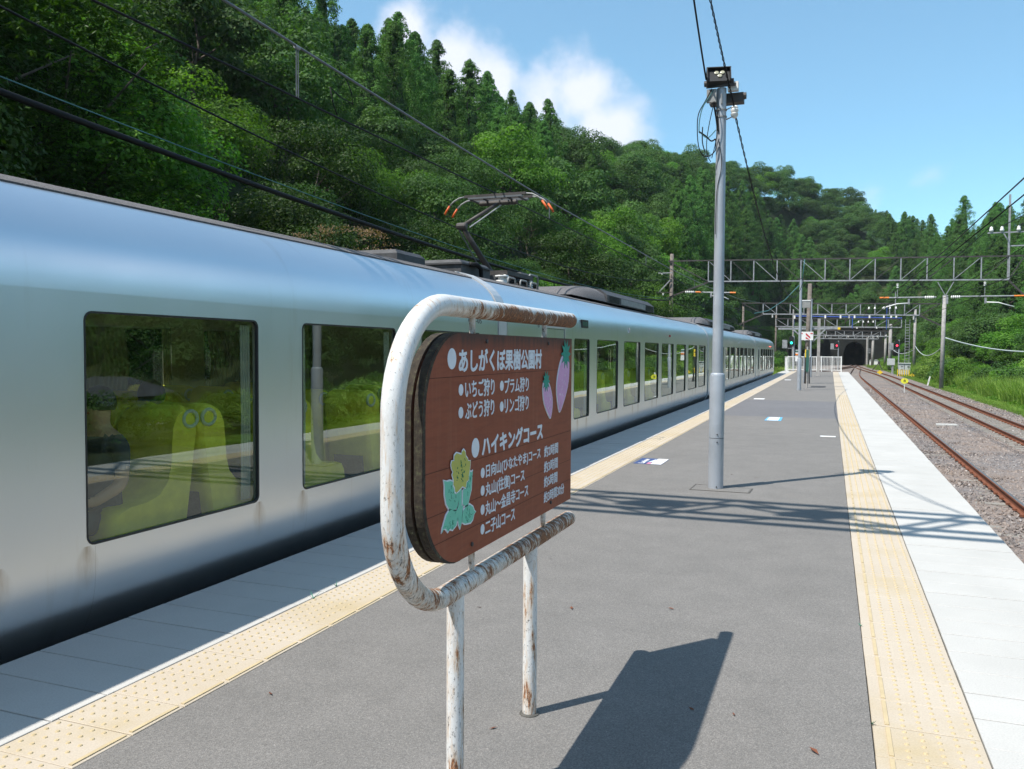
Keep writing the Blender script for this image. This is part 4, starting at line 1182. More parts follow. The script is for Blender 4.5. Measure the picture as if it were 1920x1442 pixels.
# interiors of near cars
for y, f in ((2.28, 1), (3.38, -1), (4.50, -1), (4.82, 1), (5.93, 1), (7.06, 1), (8.18, 1), (1.2, 1), (-.1, 1)):
    seat(carA, y, -4.62, -4.13, f); seat(carA, y, -5.12, -4.66, f)
    seat(carA, y, -6.28, -5.82, f); seat(carA, y, -6.80, -6.32, f)
for y in (13.6, 14.7, 15.8, 16.9, 18.0, 19.1, 20.2, 21.3):
    seat(carB, y, -4.62, -4.13, 1); seat(carB, y, -6.80, -6.32, 1)
for a, b in winsA[:]:
    if a < 0: continue
    curtain(carA, b-.13, b-.02, .50, 1.80, -4.085, 4)
    if a < 5.8 and a > 5: curtain(carA, a+.02, a+.13, .5, 1.8, -4.085, 3, mat='seat_ring')
    curtain(carA, a+.0, a+.9, 1.05, 1.84, -6.83, 16, .015)
    curtain(carA, b-.15, b-.02, .5, 1.84, -6.83, 4, .015)
for a, b in winsB:
    curtain(carB, b-.13, b-.02, .50, 1.80, -4.085, 4); curtain(carB, a+.0, a+.8, 1.05, 1.84, -6.83, 14, .015)
MB().box(-4.7, -4.69, 4.90, 4.955, 1.02, 1.10).build('seat_card', 'orange_paint', carA)

# passengers: skinned figures seated by the window
def skin_person(label, joints, edges, radii, mats_, loc, rotz):
    me = bpy.data.meshes.new('person'); me.from_pydata(joints, edges, [])
    o = bpy.data.objects.new('person', me); COL.objects.link(o)
    md = o.modifiers.new('s', 'SKIN'); md.use_smooth_shade = True
    for i, r_ in enumerate(radii): me.skin_vertices[0].data[i].radius = (r_, r_) if not isinstance(r_, tuple) else r_
    me.skin_vertices[0].data[0].use_root = True
    sb = o.modifiers.new('b', 'SUBSURF'); sb.levels = 2; sb.render_levels = 2
    dg = bpy.context.evaluated_depsgraph_get(); dg.update()
    m2 = bpy.data.meshes.new_from_object(o.evaluated_get(dg)); m2.name = 'person'
    bpy.data.objects.remove(o)
    for q in mats_: m2.materials.append(M[q[0]])
    for pl_ in m2.polygons:
        c = pl_.center; k = 0
        for i, (_, fn_) in enumerate(mats_):
            if fn_(c): k = i; break
        pl_.material_index = k; pl_.use_smooth = True
    r_ = thing('person', label, 'person', loc); r_.rotation_euler = (0, 0, rotz)
    b = bpy.data.objects.new('body', m2); COL.objects.link(b); b.parent = r_
    return r_
# joints, facing +Y (local), hips at origin height .47 above car floor
def sitting(armpose):
    J = [(0, 0, .50), (0, -.03, .70), (0, -.05, .90), (0, -.05, 1.02), (0, -.03, 1.10), (0, -.02, 1.20), (0, -.01, 1.30),
         (.17, -.05, .97), (.23, .02, .74), armpose[0], armpose[1], (-.17, -.05, .97), (-.23, .02, .74), (-.20, .20, .66), (-.14, .32, .66),
         (.10, .02, .50), (.12, .40, .52), (.12, .46, .12), (.12, .56, .07), (-.10, .02, .50), (-.12, .40, .52), (-.12, .46, .12), (-.12, .56, .07)]
    E_ = [(0, 1), (1, 2), (2, 3), (3, 4), (4, 5), (5, 6), (3, 7), (7, 8), (8, 9), (9, 10), (3, 11), (11, 12), (12, 13), (13, 14), (0, 15), (15, 16), (16, 17), (17, 18), (0, 19), (19, 20), (20, 21), (21, 22)]
    Rr = [.14, .125, .14, .11, .055, .09, .085, .06, .045, .036, .03, .06, .045, .036, .03, .09, .07, .05, .04, .09, .07, .05, .04]
    # fingers
    for hnd in (10, 14):
        p = Vector(J[hnd]); q = Vector(J[hnd-1]); d = (p-q).normalized()
        for k, (sx, L_) in enumerate(((-.022, .06), (-.008, .075), (.008, .07), (.022, .055))):
            base_i = len(J); J.append(tuple(p+d*.05+Vector((sx, 0, 0)))); J.append(tuple(p+d*(.05+L_)+Vector((sx, 0, -.02))))
            E_.append((hnd, base_i)); E_.append((base_i, base_i+1)); Rr += [.011, .008]
        base_i = len(J); J.append(tuple(p+d*.03+Vector((.035, 0, .02)))); E_.append((hnd, base_i)); Rr.append(.011)
    return J, E_, Rr
J, E_, Rr = sitting([(.20, .20, .66), (.14, .30, .78)])
def face_and_hair(root, headc):
    x, y, z = headc
    for sx in (-.032, .032):
        b = MB().lathe((sx, y+.085, z+.01), [(-.008, .004), (0, .010), (.006, .006)], 8, 'Y'); o = b.mesh('eye', 'black'); q = bpy.data.objects.new('eye', o); COL.objects.link(q); q.parent = root
    o = MB().poly([(-.011, y+.085, z-.02), (.011, y+.085, z-.02), (0, y+.085, z+.015)], (0, .022, 0)).mesh('nose', 'skin'); q = bpy.data.objects.new('nose', o); COL.objects.link(q); q.parent = root
    o = MB().box(-.02, .02, y+.082, y+.092, z-.05, z-.043).mesh('mouth', 'red_paint'); q = bpy.data.objects.new('mouth', o); COL.objects.link(q); q.parent = root
    mb = MB(); prs = []
    for k in range(9):
        a = R(-25+115*k/8); prs.append((.112*math.sin(a), max(.004, .102*math.cos(a))))
    mb.lathe((x, y-.02, z+.015), prs, 16); o = mb.mesh('hair', 'hair', smooth=True); q = bpy.data.objects.new('hair', o); COL.objects.link(q); q.parent = root
p1 = skin_person('bare armed passenger in dark top seated at the near left window', J, E_, Rr,
    [('shirt_dark', lambda c: (c.z > .45 and c.z < 1.05 and abs(c.x) < .2) or (c.z > .85 and c.z < 1.03)), ('sticker_navy', lambda c: c.z < .60 and abs(c.x) < .21), ('skin', lambda c: True)], (-4.40, 4.02, 0.02), math.pi)
face_and_hair(p1, (0, -.015, 1.24))
J, E_, Rr = sitting([(.22, .18, .60), (.18, .32, .60)])
p2 = skin_person('passenger in a pale blue shirt seated behind the first window', J, E_, Rr,
    [('shirt_pale', lambda c: (c.z > .45 and c.z < 1.05 and abs(c.x) < .3 and c.y < .14)), ('sticker_navy', lambda c: c.z < .60 and abs(c.x) < .21), ('skin', lambda c: True)], (-4.88, 5.02, 0.02), 0)
face_and_hair(p2, (0, -.015, 1.24))
t = thing('smartphone', 'thin pale phone in the hand of the bare armed passenger', 'phone', (-4.30, 3.72, .8))
MB().bar((-4.30, 3.70, .78), (-4.30, 3.76, .92), .008, .07).build('case', 'sticker_white', t)

# roof equipment
def hump(car, ya, yb, z=2.68, half=.95, h=.30):
    mb = MB(); N = 9; ys = [ya, ya+.5, ya+1.2, ya+2.0, ya+2.6]; hs = [.02, .55, .85, 1.0, 1.0]
    def sect(y, k):
        o = []
        for i in range(N):
            a = math.pi*i/(N-1); o.append((TX+half*(math.cos(a)*(1 if abs(math.cos(a)) > .99 else 1.0)), y, z+h*k*min(1, math.sin(a)*1.55)))
        return o
    for y, k in zip(ys, hs): mb.v += sect(y, k)
    for s in range(len(ys)-1):
        for i in range(N-1): mb.f.append((s*N+i, s*N+i+1, (s+1)*N+i+1, (s+1)*N+i))
    mb.build('roof_cowl', 'roof_grit', car, smooth=True, label='rounded grey cowl in front of the cooling unit')
    u = MB(); a = ya+2.62
    u.poly([(TX-half, a, z), (TX-half, a, z+h*.55), (TX-half*.82, a, z+h*.98), (TX+half*.82, a, z+h*.98), (TX+half, a, z+h*.55), (TX+half, a, z)], (0, yb-a, 0))
    ac = u.build('air_conditioner', 'roof_kit', car, auto=20)
    # louvred panels along its side
    L_ = yb-a
    for (s, e_) in ((.04, .22), (.80, .97)):
        lv = MB()
        for r_ in range(5):
            for c_ in range(14):
                y = a+L_*(s+(e_-s)*(c_+.5)/14); zz = z+.03+r_*.028
                lv.box(TX+half+.001, TX+half+.012, y-L_*(e_-s)/14*.32, y+L_*(e_-s)/14*.32, zz-.009, zz+.009)
        lv.build('louvre', 'black', ac)
    MB().box(TX+half+.001, TX+half+.010, a+L_*.25, a+L_*.77, z+.02, z+.15).build('access_panel', 'roof_kit_light', ac)
hump(carB, 14.9, 22.6); hump(carC, 31.0, 43.0); hump(carD, 50.5, 60.5)
def rbox_(y0, y1, x0, x1, z0, z1, name, mat, car, b=.05):
    mb = MB(); vs = []
    for z, k in ((z0, .0), (z0+.02, 0), (z1-b, 0), (z1, b)):
        vs += [(x0+k, y0+k, z), (x1-k, y0+k, z), (x1-k, y1-k, z), (x0+k, y1-k, z)]
    fs = [(3, 2, 1, 0), (12, 13, 14, 15)] + [(r_*4+i, r_*4+(i+1) % 4, (r_+1)*4+(i+1) % 4, (r_+1)*4+i) for r_ in range(3) for i in range(4)]
    return mb.add(vs, fs).build(name, mat, car)
rbox_(9.0, 9.75, -5.9, -4.95, 2.70, 2.86, 'roof_box', 'roof_kit', carA)
bx = rbox_(11.1, 12.2, -6.1, -5.05, 2.70, 2.96, 'roof_box', 'roof_kit', carB)
MB().box(-6.13, -5.02, 11.07, 12.23, 2.885, 2.91).build('lid_seam', 'roof_kit', bx)
MB().tube([(-5.02, 11.35, 2.90), (-4.97, 11.5, 2.91), (-4.96, 11.62, 2.86), (-4.97, 11.66, 2.74), (-4.98, 11.68, 2.70)], .035, 10).build('cable_hose', 'wire_black', bx, smooth=True)
pn = thing('_tmp', 'x', 'x', WLOC[carB.name]); bpy.data.objects.remove(pn)
# pantograph (part of the second car)
px_, py_ = -5.46, 13.3
pan = MB().box(px_-.55, px_+.55, 12.6, 12.68, 2.86, 2.93).box(px_-.55, px_+.55, 13.75, 13.83, 2.86, 2.93).box(px_-.55, px_-.47, 12.68, 13.75, 2.86, 2.93).box(px_+.47, px_+.55, 12.68, 13.75, 2.86, 2.93).build('pantograph', 'dark_steel', carB, label='raised single arm pantograph with orange tipped horns')
sub = lambda mb, nm, mt, **k: mb.build(nm, mt, pan, **k)
for xx in (-.5, .5):
    for yy in (12.64, 13.79):
        sub(MB().lathe((px_+xx, yy, 2.72), [(0, .06), (.02, .06), (.03, .04), (.05, .065), (.06, .04), (.08, .065), (.09, .04), (.11, .06), (.14, .04)], 14), 'base_insulator', 'porcelain', smooth=True)
foot = (px_-.17, 13.75, 2.95); knee = (px_-.42, 12.95, 3.73); head = (px_+.02, 13.55, 4.20)
sub(MB().tube([foot, knee], [.055, .045], 10), 'lower_arm', 'dark_steel', smooth=True)
sub(MB().lathe((knee[0]-.09, knee[1], knee[2]), [(0, .05), (.02, .06), (.16, .06), (.18, .05)], 12, 'X'), 'knee_joint', 'dark_steel')
sub(MB().tube([(foot[0]-.12, 13.6, 2.95), (knee[0]-.06, knee[1]+.02, knee[2]-.06)], .012, 6), 'guide_rod', 'wire_grey')
sub(MB().tube([knee, head], [.036, .028], 10), 'upper_arm', 'dark_steel', smooth=True)
sub(MB().tube([(knee[0]+.12, knee[1]+.05, knee[2]-.02), (head[0]+.04, head[1]-.02, head[2]-.05)], .012, 6), 'guide_rod', 'galvanised_bright')
for yy in (13.40, 13.72):
    sub(MB().box(px_-.57, px_+.57, yy-.025, yy+.025, 4.285, 4.33), 'contact_strip', 'dark_steel')
    sub(MB().box(px_-.50, px_+.50, yy-.03, yy+.03, 4.255, 4.285), 'strip_holder', 'wire_grey')
    for s in (-1, 1):
        pts = [(px_+s*.57, yy, 4.305), (px_+s*.68, yy, 4.29), (px_+s*.78, yy, 4.24), (px_+s*.86, yy, 4.165)]
        sub(MB().tube(pts, .014, 8), 'horn', 'roof_kit_light', smooth=True)
        sub(MB().tube([pts[-1], (px_+s*.92, yy, 4.08), (px_+s*.955, yy, 4.02)], .019, 8), 'horn_tip', 'horn_orange', smooth=True)
sub(MB().lathe((px_-.36, 13.56, 4.20), [(0, .02), (.02, .045), (.70, .045), (.72, .02)], 12, 'X'), 'pan_head_tube', 'dark_steel')
for xx in (-.45, -.2, .25, .45):
    sub(MB().box(px_+xx-.015, px_+xx+.015, 13.38, 13.74, 4.235, 4.256), 'head_bracket', 'dark_steel')
# insulators, pipes on the roof in front of pantograph
MB().lathe((-5.0, 12.55, 2.68), [(0, .11), (.02, .11), (.03, .08), (.05, .10), (.06, .07), (.08, .09), (.09, .05), (.13, .05), (.135, .10), (.16, .10)], 18).build('roof_insulator', 'porcelain', carB, smooth=True)
for k, y in enumerate((12.30, 12.85, 13.35)):
    MB().tube([(-4.72, y-.16, 2.66), (-4.72, y-.16, 2.74), (-4.72, y-.13, 2.77), (-4.72, y+.13, 2.77), (-4.72, y+.16, 2.74), (-4.72, y+.16, 2.66)], .014, 8).build('roof_rail', 'roof_kit_light', carB, smooth=True)
MB().tube([(-5.0, 12.8, 2.74), (-4.95, 13.1, 2.80), (-4.97, 13.4, 2.84), (-5.0, 13.9, 2.80), (-5.0, 14.2, 2.78)], .04, 10).build('roof_conduit', 'wire_black', carB, smooth=True)
MB().tube([(-5.1, 12.7, 2.74), (-5.07, 13.0, 2.84), (-5.05, 13.3, 2.86), (-5.05, 13.7, 2.78)], .03, 10).build('roof_conduit', 'wire_black', carB, smooth=True)
rbox_(13.5, 14.1, -5.6, -5.0, 2.70, 2.98, 'roof_box', 'roof_kit', carB, .03)
MB().tube([(-4.95, 13.75, 2.68), (-4.95, 13.75, 2.93), (-4.95, 13.80, 2.96), (-4.95, 14.15, 2.96), (-4.95, 14.2, 2.93), (-4.95, 14.2, 2.68)], .018, 8).build('roof_rail', 'roof_kit_light', carB, smooth=True)

# ------------------------------------------------------------------ tracks
def sm(a, b, y): u = min(1, max(0, (y-a)/(b-a))); return u*u*(3-2*u)
tracks = [('left', lambda y: -5.47+sm(80, 204, y)*10.47), ('near', lambda y: 2.67+sm(95, 190, y)*2.33), ('far', lambda y: 6.235-sm(100, 170, y)*1.235)]
rail_sec = [(-.065, 0), (.065, 0), (.065, .010), (.012, .028), (.010, .110), (.032, .120), (.032, .148), (.026, .153), (-.026, .153), (-.032, .148), (-.032, .120), (-.010, .110), (-.012, .028), (-.065, .010)]
sl_me = MB().box(-1.0, 1.0, -.12, .12, -.12, 0).mesh('sleeper', 'sleeper')
cl_me = MB().box(-.10, .10, -.05, .05, 0, .035).mesh('rail_clip', 'rail_rust')
for nm, fx in tracks:
    tr = thing('railway_track', {'left': 'track under the silver train', 'near': 'rusty track beside the right platform edge', 'far': 'rusty track farther from the platform, by the grass'}[nm], None); tr['kind'] = 'structure'
    ys = list(np.arange(-20, 90, 5.)) + list(np.arange(90, 206, 3.)) + [230]
    for s in (-1, 1):
        mb = MB(); N = len(rail_sec)
        for y in ys:
            cx = fx(y)+s*(.5335+.032)
            mb.v += [(cx+a, y, RAILZ-.153+b) for a, b in rail_sec]
        for k in range(len(ys)-1):
            for i in range(N):
                j = (i+1) % N; mb.f.append((k*N+i, k*N+j, (k+1)*N+j, (k+1)*N+i))
        o = mb.build('rail', ['rail_rust', 'rail_head'], tr)
        o.data.polygons.foreach_set('material_index', [1 if (q % N) in (7,) else 0 for q in range(len(mb.f))])
    if nm == 'left': continue
    y = 2.0; k = 0
    while y < 175 and k < 290:
        o = bpy.data.objects.new('sleeper', sl_me); COL.objects.link(o); o.parent = tr; o.location = (fx(y), y, RAILZ-.155 + (-.040 if nm == 'near' else .000)); o.rotation_euler = (0, 0, random.uniform(-.01, .01))
        y += .62; k += 1
    mb = MB(); y = 6.0
    while y < 90:
        for s in (-1, 1):
            for t_ in (-1, 1):
                cx = fx(y)+s*.566+t_*.085; mb.box(cx-.035, cx+.035, y-.04, y+.04, RAILZ-.152, RAILZ-.115)
        y += .62
    o = mb.build('rail_clips', 'rail_rust', tr); o['kind'] = 'stuff'
for y in (42.3, 24.6):
    MB().box(3.28, 3.32, y-.3, y+.3, RAILZ-.12, RAILZ-.04).build('fishplate', 'rail_rust', tr)
# ballast bed
mb = MB(); xs = np.linspace(1.3, 8.9, 27); ys = np.arange(-15, 206, 1.0); nxx = len(xs)
for y in ys:
    for x in xs:
        z = RAILZ-.19 + .05*noise.noise(Vector((x*1.1, y*1.1, 3))) - max(0, x-8.0)*.16 + (.015 if 3.5 < x < 5.3 else 0)
        mb.v.append((x, y, z))
mb.f = [(j*nxx+i, j*nxx+i+1, (j+1)*nxx+i+1, (j+1)*nxx+i) for j in range(len(ys)-1) for i in range(nxx-1)]
mb.build('ballast_bed', 'ballast', smooth=True, kind='structure')
MB().box(-9.5, -3.9, -20, 76.6, -1.5, RAILZ-.2).build('ballast_bed', 'ballast', kind='structure')
mb = MB().box(-9.5, 1.3, 76.7, 206, -1.5, RAILZ-.22); mb.build('ballast_bed', 'ballast', kind='structure')

# ---------------- geometry nodes scatter
def scatter(name, pts, rots, scales, idx, protos, label):
    me = bpy.data.meshes.new(name); me.vertices.add(len(pts)); me.vertices.foreach_set('co', np.asarray(pts, dtype=np.float32).ravel())
    a = me.attributes.new('rotv', 'FLOAT_VECTOR', 'POINT'); a.data.foreach_set('vector', np.asarray(rots, dtype=np.float32).ravel())
    a = me.attributes.new('scl', 'FLOAT_VECTOR', 'POINT'); a.data.foreach_set('vector', np.asarray(scales, dtype=np.float32).ravel())
    a = me.attributes.new('pid', 'INT', 'POINT'); a.data.foreach_set('value', np.asarray(idx, dtype=np.int32))
    o = bpy.data.objects.new(name, me); COL.objects.link(o); o['kind'] = 'stuff'; o['label'] = label
    ng = bpy.data.node_groups.new(name, 'GeometryNodeTree')
    ng.interface.new_socket('Geometry', in_out='INPUT', socket_type='NodeSocketGeometry'); ng.interface.new_socket('Geometry', in_out='OUTPUT', socket_type='NodeSocketGeometry')
    N, L = ng.nodes, ng.links
    gi, go = N.new('NodeGroupInput'), N.new('NodeGroupOutput'); j = N.new('GeometryNodeJoinGeometry')
    def na(nm, tp):
        q = N.new('GeometryNodeInputNamedAttribute'); q.data_type = tp; q.inputs['Name'].default_value = nm; return q.outputs['Attribute']
    rv, sc_, pid = na('rotv', 'FLOAT_VECTOR'), na('scl', 'FLOAT_VECTOR'), na('pid', 'INT')
    mp = N.new('GeometryNodeMeshToPoints'); L.new(gi.outputs[0], mp.inputs['Mesh'])
    for k, pr in enumerate(protos):
        ip = N.new('GeometryNodeInstanceOnPoints'); oi = N.new('GeometryNodeObjectInfo'); oi.inputs['Object'].default_value = pr
        oi.inputs['As Instance'].default_value = True
        cmpn = N.new('FunctionNodeCompare'); cmpn.data_type = 'INT'; cmpn.operation = 'EQUAL'
        L.new(pid, cmpn.inputs[2]); cmpn.inputs[3].default_value = k
        L.new(mp.outputs[0], ip.inputs['Points']); L.new(cmpn.outputs[0], ip.inputs['Selection']); L.new(oi.outputs['Geometry'], ip.inputs['Instance'])
        er = N.new('FunctionNodeEulerToRotation'); L.new(rv, er.inputs[0]); L.new(er.outputs[0], ip.inputs['Rotation'])
        L.new(sc_, ip.inputs['Scale']); L.new(ip.outputs[0], j.inputs[0])
    L.new(j.outputs[0], go.inputs[0])
    md = o.modifiers.new('scatter', 'NODES'); md.node_group = ng
    return o
def proto_obj(name, me):
    return bpy.data.objects.new(name, me)   # never linked: only a source for the scatter
# stones
stones = []
for k in range(5):
    rg = random.Random(k); v = [Vector(q) for q in ((1, 0, 0), (-1, 0, 0), (0, 1, 0), (0, -1, 0), (0, 0, 1), (0, 0, -1), (.65, .6, .5), (-.6, -.65, .5), (-.6, .6, -.5), (.6, -.6, -.5))]
    v = [q*rg.uniform(.7, 1.1) for q in v]
    import bmesh
    bm = bmesh.new()
    for q in v: bm.verts.new((q.x*1.1, q.y*.85, q.z*.75))
    bmesh.ops.convex_hull(bm, input=bm.verts[:]); me = bpy.data.meshes.new('stone'); bm.to_mesh(me); bm.free(); me.materials.append(M['stone']); stones.append(proto_obj('stone', me))
def stone_pts(n_, x0, x1, y0, y1, smin, smax, power=1.0):
    x = RNG.uniform(x0, x1, n_); u = RNG.uniform(0, 1, n_)**power; y = y0+(y1-y0)*u
    z = RAILZ-.185 + .05*np.array([noise.noise(Vector((a*1.1, b*1.1, 3))) for a, b in zip(x, y)]) - np.maximum(0, x-8)*.16
    s = RNG.uniform(smin, smax, n_)
    return np.stack([x, y, z+RNG.uniform(-.01, .012, n_)], 1), s
p1_, s1_ = stone_pts(26000, 1.35, 8.7, 11, 34, .022, .042)
p2_, s2_ = stone_pts(14000, 1.35, 8.7, 34, 75, .03, .055)
P_ = np.concatenate([p1_, p2_]); S_ = np.concatenate([s1_, s2_])
def near_rail(x): 
    return np.minimum.reduce([np.abs(x-c) for c in (2.67-.565, 2.67+.565, 6.235-.565, 6.235+.565)]) < .10
keep = ~near_rail(P_[:, 0])
insl = ((np.abs(P_[:, 0]-6.235) < .95) & (RNG.uniform(0, 1, len(P_)) < .35))
keep &= ~insl
P_, S_ = P_[keep], S_[keep]
scatter('ballast_stones', P_, RNG.uniform(0, 6.28, (len(P_), 3)), np.stack([S_]*3, 1), RNG.integers(0, 5, len(P_)), stones, 'loose brown and grey ballast stones between the rails')

# ------------------------------------------------------------------ overhead line structures
def insulator_v(parent, x, y, z, s=1.0, n_=3, nm='insulator'):
    pr = []
    for k in range(n_):
        pr += [(-s*.12*k, .03*s), (-s*(.12*k+.02), .09*s), (-s*(.12*k+.06), .10*s), (-s*(.12*k+.07), .03*s)]
    pr.reverse()
    return MB().lathe((x, y, z), [(a, b) for a, b in pr], 10).build(nm, 'porcelain', parent, smooth=True)
def pin(parent, x, y, z, s=1.0):
    return MB().lathe((x, y, z), [(0, .03*s), (.02*s, .03*s), (.03*s, .09*s), (.12*s, .10*s), (.16*s, .07*s), (.24*s, .07*s), (.28*s, .02*s)], 10).build('insulator', 'porcelain', parent, smooth=True)
def gantry(label, y, xl, xr, zbl, zbr, depth, nb, poles, corner_l=None, corner_r=None, mat='galvanised_bright', dark='dark_steel', ch=.10, boxw=0.0, vert_x=None):
    g = thing('gantry', label, 'gantry', (xl, y, -1.3), 'lattice gantries over the tracks')
    zb_ = lambda x: zbl+(zbr-zbl)*(x-xl)/(xr-xl)
    for yy in ([y] if not boxw else [y, y+boxw]):
        MB().bar((xl, yy, zb_(xl)+depth), (xr, yy, zb_(xr)+depth), ch*1.2, ch*1.1).build('top_chord', dark, g)
        bl = corner_l if corner_l is not None else xl; br_ = corner_r if corner_r is not None else xr
        MB().bar((bl, yy, zb_(bl)), (br_, yy, zb_(br_)), ch*1.2, ch*1.1).build('bottom_chord', mat, g)
        xs = np.linspace(bl, br_, nb+1); mid_ = (nb)//2
        for i, x in enumerate(xs):
            MB().bar((x, yy-.02, zb_(x)+.04), (x, yy-.02, zb_(x)+depth-.04), ch*.9, ch*.6).build('vertical', mat, g)
            if i < nb:
                x2 = xs[i+1]
                if i < mid_: a, b = (x, yy+.03, zb_(x)+depth-.03), (x2, yy+.03, zb_(x2)+.03)
                else: a, b = (x, yy+.03, zb_(x)+.03), (x2, yy+.03, zb_(x2)+depth-.03)
                MB().bar(a, b, ch*.7, ch*.5).build('diagonal', dark if i % 2 else mat, g)
        if corner_l is not None:
            MB().bar((xl, yy, zb_(xl)+depth), (bl, yy, zb_(bl)), ch*.8).build('diagonal', dark, g)
            MB().bar((xl-.3, yy+.06, zb_(xl)-1.55), (bl, yy+.06, zb_(bl)-.05), ch*1.3).build('knee_brace', dark, g)
        if corner_r is not None:
            MB().bar((br_, yy+.06, zb_(br_)-.05), (xr+.2, yy+.06, zb_(xr)-1.4), ch*1.3).build('knee_brace', dark, g)
            MB().bar((br_, yy+.03, zb_(br_)+.03), (xr, yy+.03, zb_(xr)+depth), ch*.8).build('diagonal', dark, g)
    if boxw:
        for x in np.arange(xl, xr, 2.4):
            MB().bar((x, y, zb_(x)), (x+.55, y+boxw, zb_(x)), .05).build('lacing', dark, g)
            MB().bar((x, y, zb_(x)+depth), (x+.55, y+boxw, zb_(x)+depth), .05).build('lacing', dark, g)
    for (px, pb, pt, r_, mt) in poles:
        MB().tube([(px, y+.25, pb), (px+.02, y+.25, pt)], [r_, r_*.82], 12).build('pole', mt, g, smooth=True)
    return g
# gantry just above and ahead of the camera, out of the frame: it throws the shadow on the platform
g0 = gantry('lattice gantry above the near end of the platform', 4.3, -13.7, 13.1, 7.98, 7.9, 1.75, 12, [(-13.75, -1.4, 10.3, .2, 'wood_pole'), (13.3, -1.4, 10.3, .2, 'wood_pole')], boxw=.30, ch=.085)
for x in (-5.43, -3.8, .1):
    MB().poly([(x-.38, 4.22, 9.35), (x-.22, 4.22, 9.0), (x+.22, 4.22, 9.0), (x+.38, 4.22, 9.35), (x+.22, 4.22, 9.72), (x-.22, 4.22, 9.72)], (0, .04, 0)).build('gusset_plate', 'galvanised', g0)
# gantry 1
g1 = gantry('nearest lattice gantry in view, spanning all tracks at the platform end', 75.8, -13.9, 14.1, 7.98, 7.47, 1.86, 12,
            [(-13.65, -1.4, 10.5, .2, 'wood_pole')], corner_l=-10.32, corner_r=13.05)
MB().bar((-14.7, 75.7, 7.05), (-13.7, 75.7, 8.1), .1).build('side_arm', 'galvanised_bright', g1)
MB().box(-14.9, -13.5, 75.6, 75.7, 6.98, 7.05).build('side_arm', 'dark_steel', g1)
lm_ = MB().box(-14.75, -13.5, 75.5, 75.62, 8.72, 8.80).build('lamp_arm', 'galvanised_bright', g1)
insulator_v(g1, -14.3, 75.6, 6.95, 1.0, 2); insulator_v(g1, -14.4, 75.55, 8.7, 1.0, 1)
# tall mast at the right of gantry 1
MB().bar((13.0, 75.9, 7.5), (13.0, 75.9, 14.2), .14).build('mast', 'galvanised_bright', g1)
MB().box(11.5, 14.6, 75.85, 75.95, 11.18, 11.28).build('cross_arm', 'galvanised_bright', g1)
MB().box(13.1, 14.8, 75.85, 75.95, 10.1, 10.2).build('cross_arm', 'galvanised_bright', g1)
MB().bar((12.6, 75.9, 11.18), (13.0, 75.9, 10.5), .08).build('brace', 'galvanised_bright', g1)
for x in (11.75, 12.5, 13.66): pin(g1, x, 75.9, 11.28, 1.6)
def span_arm(y, xa, xb, z, label, px, V=True, s=1.0, zt=None, pole=True, pr=.17, zbase=-1.4):
    a = thing('catenary_arm', label, 'catenary support', (px, y, zbase))
    if pole: MB().tube([(px-.03, y, zbase), (px+.05, y, z+.1)], [pr, pr*.85], 12).build('pole', 'concrete_pole', a, smooth=True)
    if V:
        for dx in (-.58, .58): MB().bar((px+.1, y, z+.1), (px+.1+dx, y, zt), .16*s, .05).build('bracket_leg', 'galvanised_bright', a)
        MB().box(px-.1, px+.3, y-.1, y+.1, z-.55, z+.15).build('clamp_plate', 'galvanised_bright', a)
    for (u0, u1) in ((xa, px-.55), (px+.75, xb)):
        MB().tube([(u0, y, z+.02), (u1, y, z)], .06*s, 8).build('arm_tube', 'galvanised_bright', a)
        MB().tube([(u0-.02, y, z+.02), (u0+.7, y, z+.02)] if u0 == xa else [(u1-.8, y, z), (u1+.02, y, z)], .072*s, 8).build('orange_band', 'orange_paint', a)
    for k in range(5):
        MB().lathe((px-.5+.14*k-.9, y, z), [(0, .10), (.07, .13), (.1, .08)], 10, 'X').build('rod_insulator', 'porcelain', a)
        MB().lathe((px+.5+.14*k, y, z), [(0, .10), (.07, .13), (.1, .08)], 10, 'X').build('rod_insulator', 'porcelain', a)
    for (cx, dr) in (((xa+px)/2-.2, -1), ((px+xb)/2+.1, 1)):
        MB().box(cx-.07, cx+.07, y-.05, y+.05, z-.55, z-.1).build('steady_clamp', 'galvanised_bright', a)
        MB().tube([(cx, y, z-.45), (cx+dr*.9, y, z-.5), (cx+dr*2.0, y, z-.85)], .05*s, 6).build('steady_arm', 'white_paint', a, smooth=True)
    return a
span_arm(75.6, 3.72, 14.2, 6.18, 'concrete pole with V bracket and orange banded arms on the right', 8.47, zt=7.40)
la = thing('catenary_arm', 'orange banded arm over the train track left of the near lamp pole', 'catenary support', (-10, 75.6, 6.5))
MB().tube([(-12.3, 75.6, 7.0), (-7.9, 75.6, 6.85)], .06, 8).build('arm_tube', 'galvanised_bright', la)
MB().tube([(-11.4, 75.6, 6.98), (-10.9, 75.6, 6.96)], .075, 8).build('orange_band', 'orange_paint', la)
MB().tube([(-8.4, 75.6, 6.87), (-7.9, 75.6, 6.85)], .075, 8).build('orange_band', 'orange_paint', la)
for k in range(5): MB().lathe((-12.3+.16*k, 75.6, 7.0), [(0, .08), (.07, .12), (.1, .08)], 10, 'X').build('rod_insulator', 'porcelain', la)
MB().box(-10.1, -9.95, 75.55, 75.65, 6.5, 6.9).build('steady_clamp', 'galvanised_bright', la)
MB().tube([(-9.9, 75.6, 6.62), (-9.2, 75.6, 6.62), (-8.5, 75.6, 6.3)], .05, 6).build('steady_arm', 'white_paint', la, smooth=True)
for x in (5.05, 11.4): 
    insulator_v(g1, x, 75.8, 7.35, 1.1, 3); MB().bar((x, 75.8, 7.3), (x, 75.8, 6.2), .04).build('hanger_rod', 'galvanised_bright', g1)
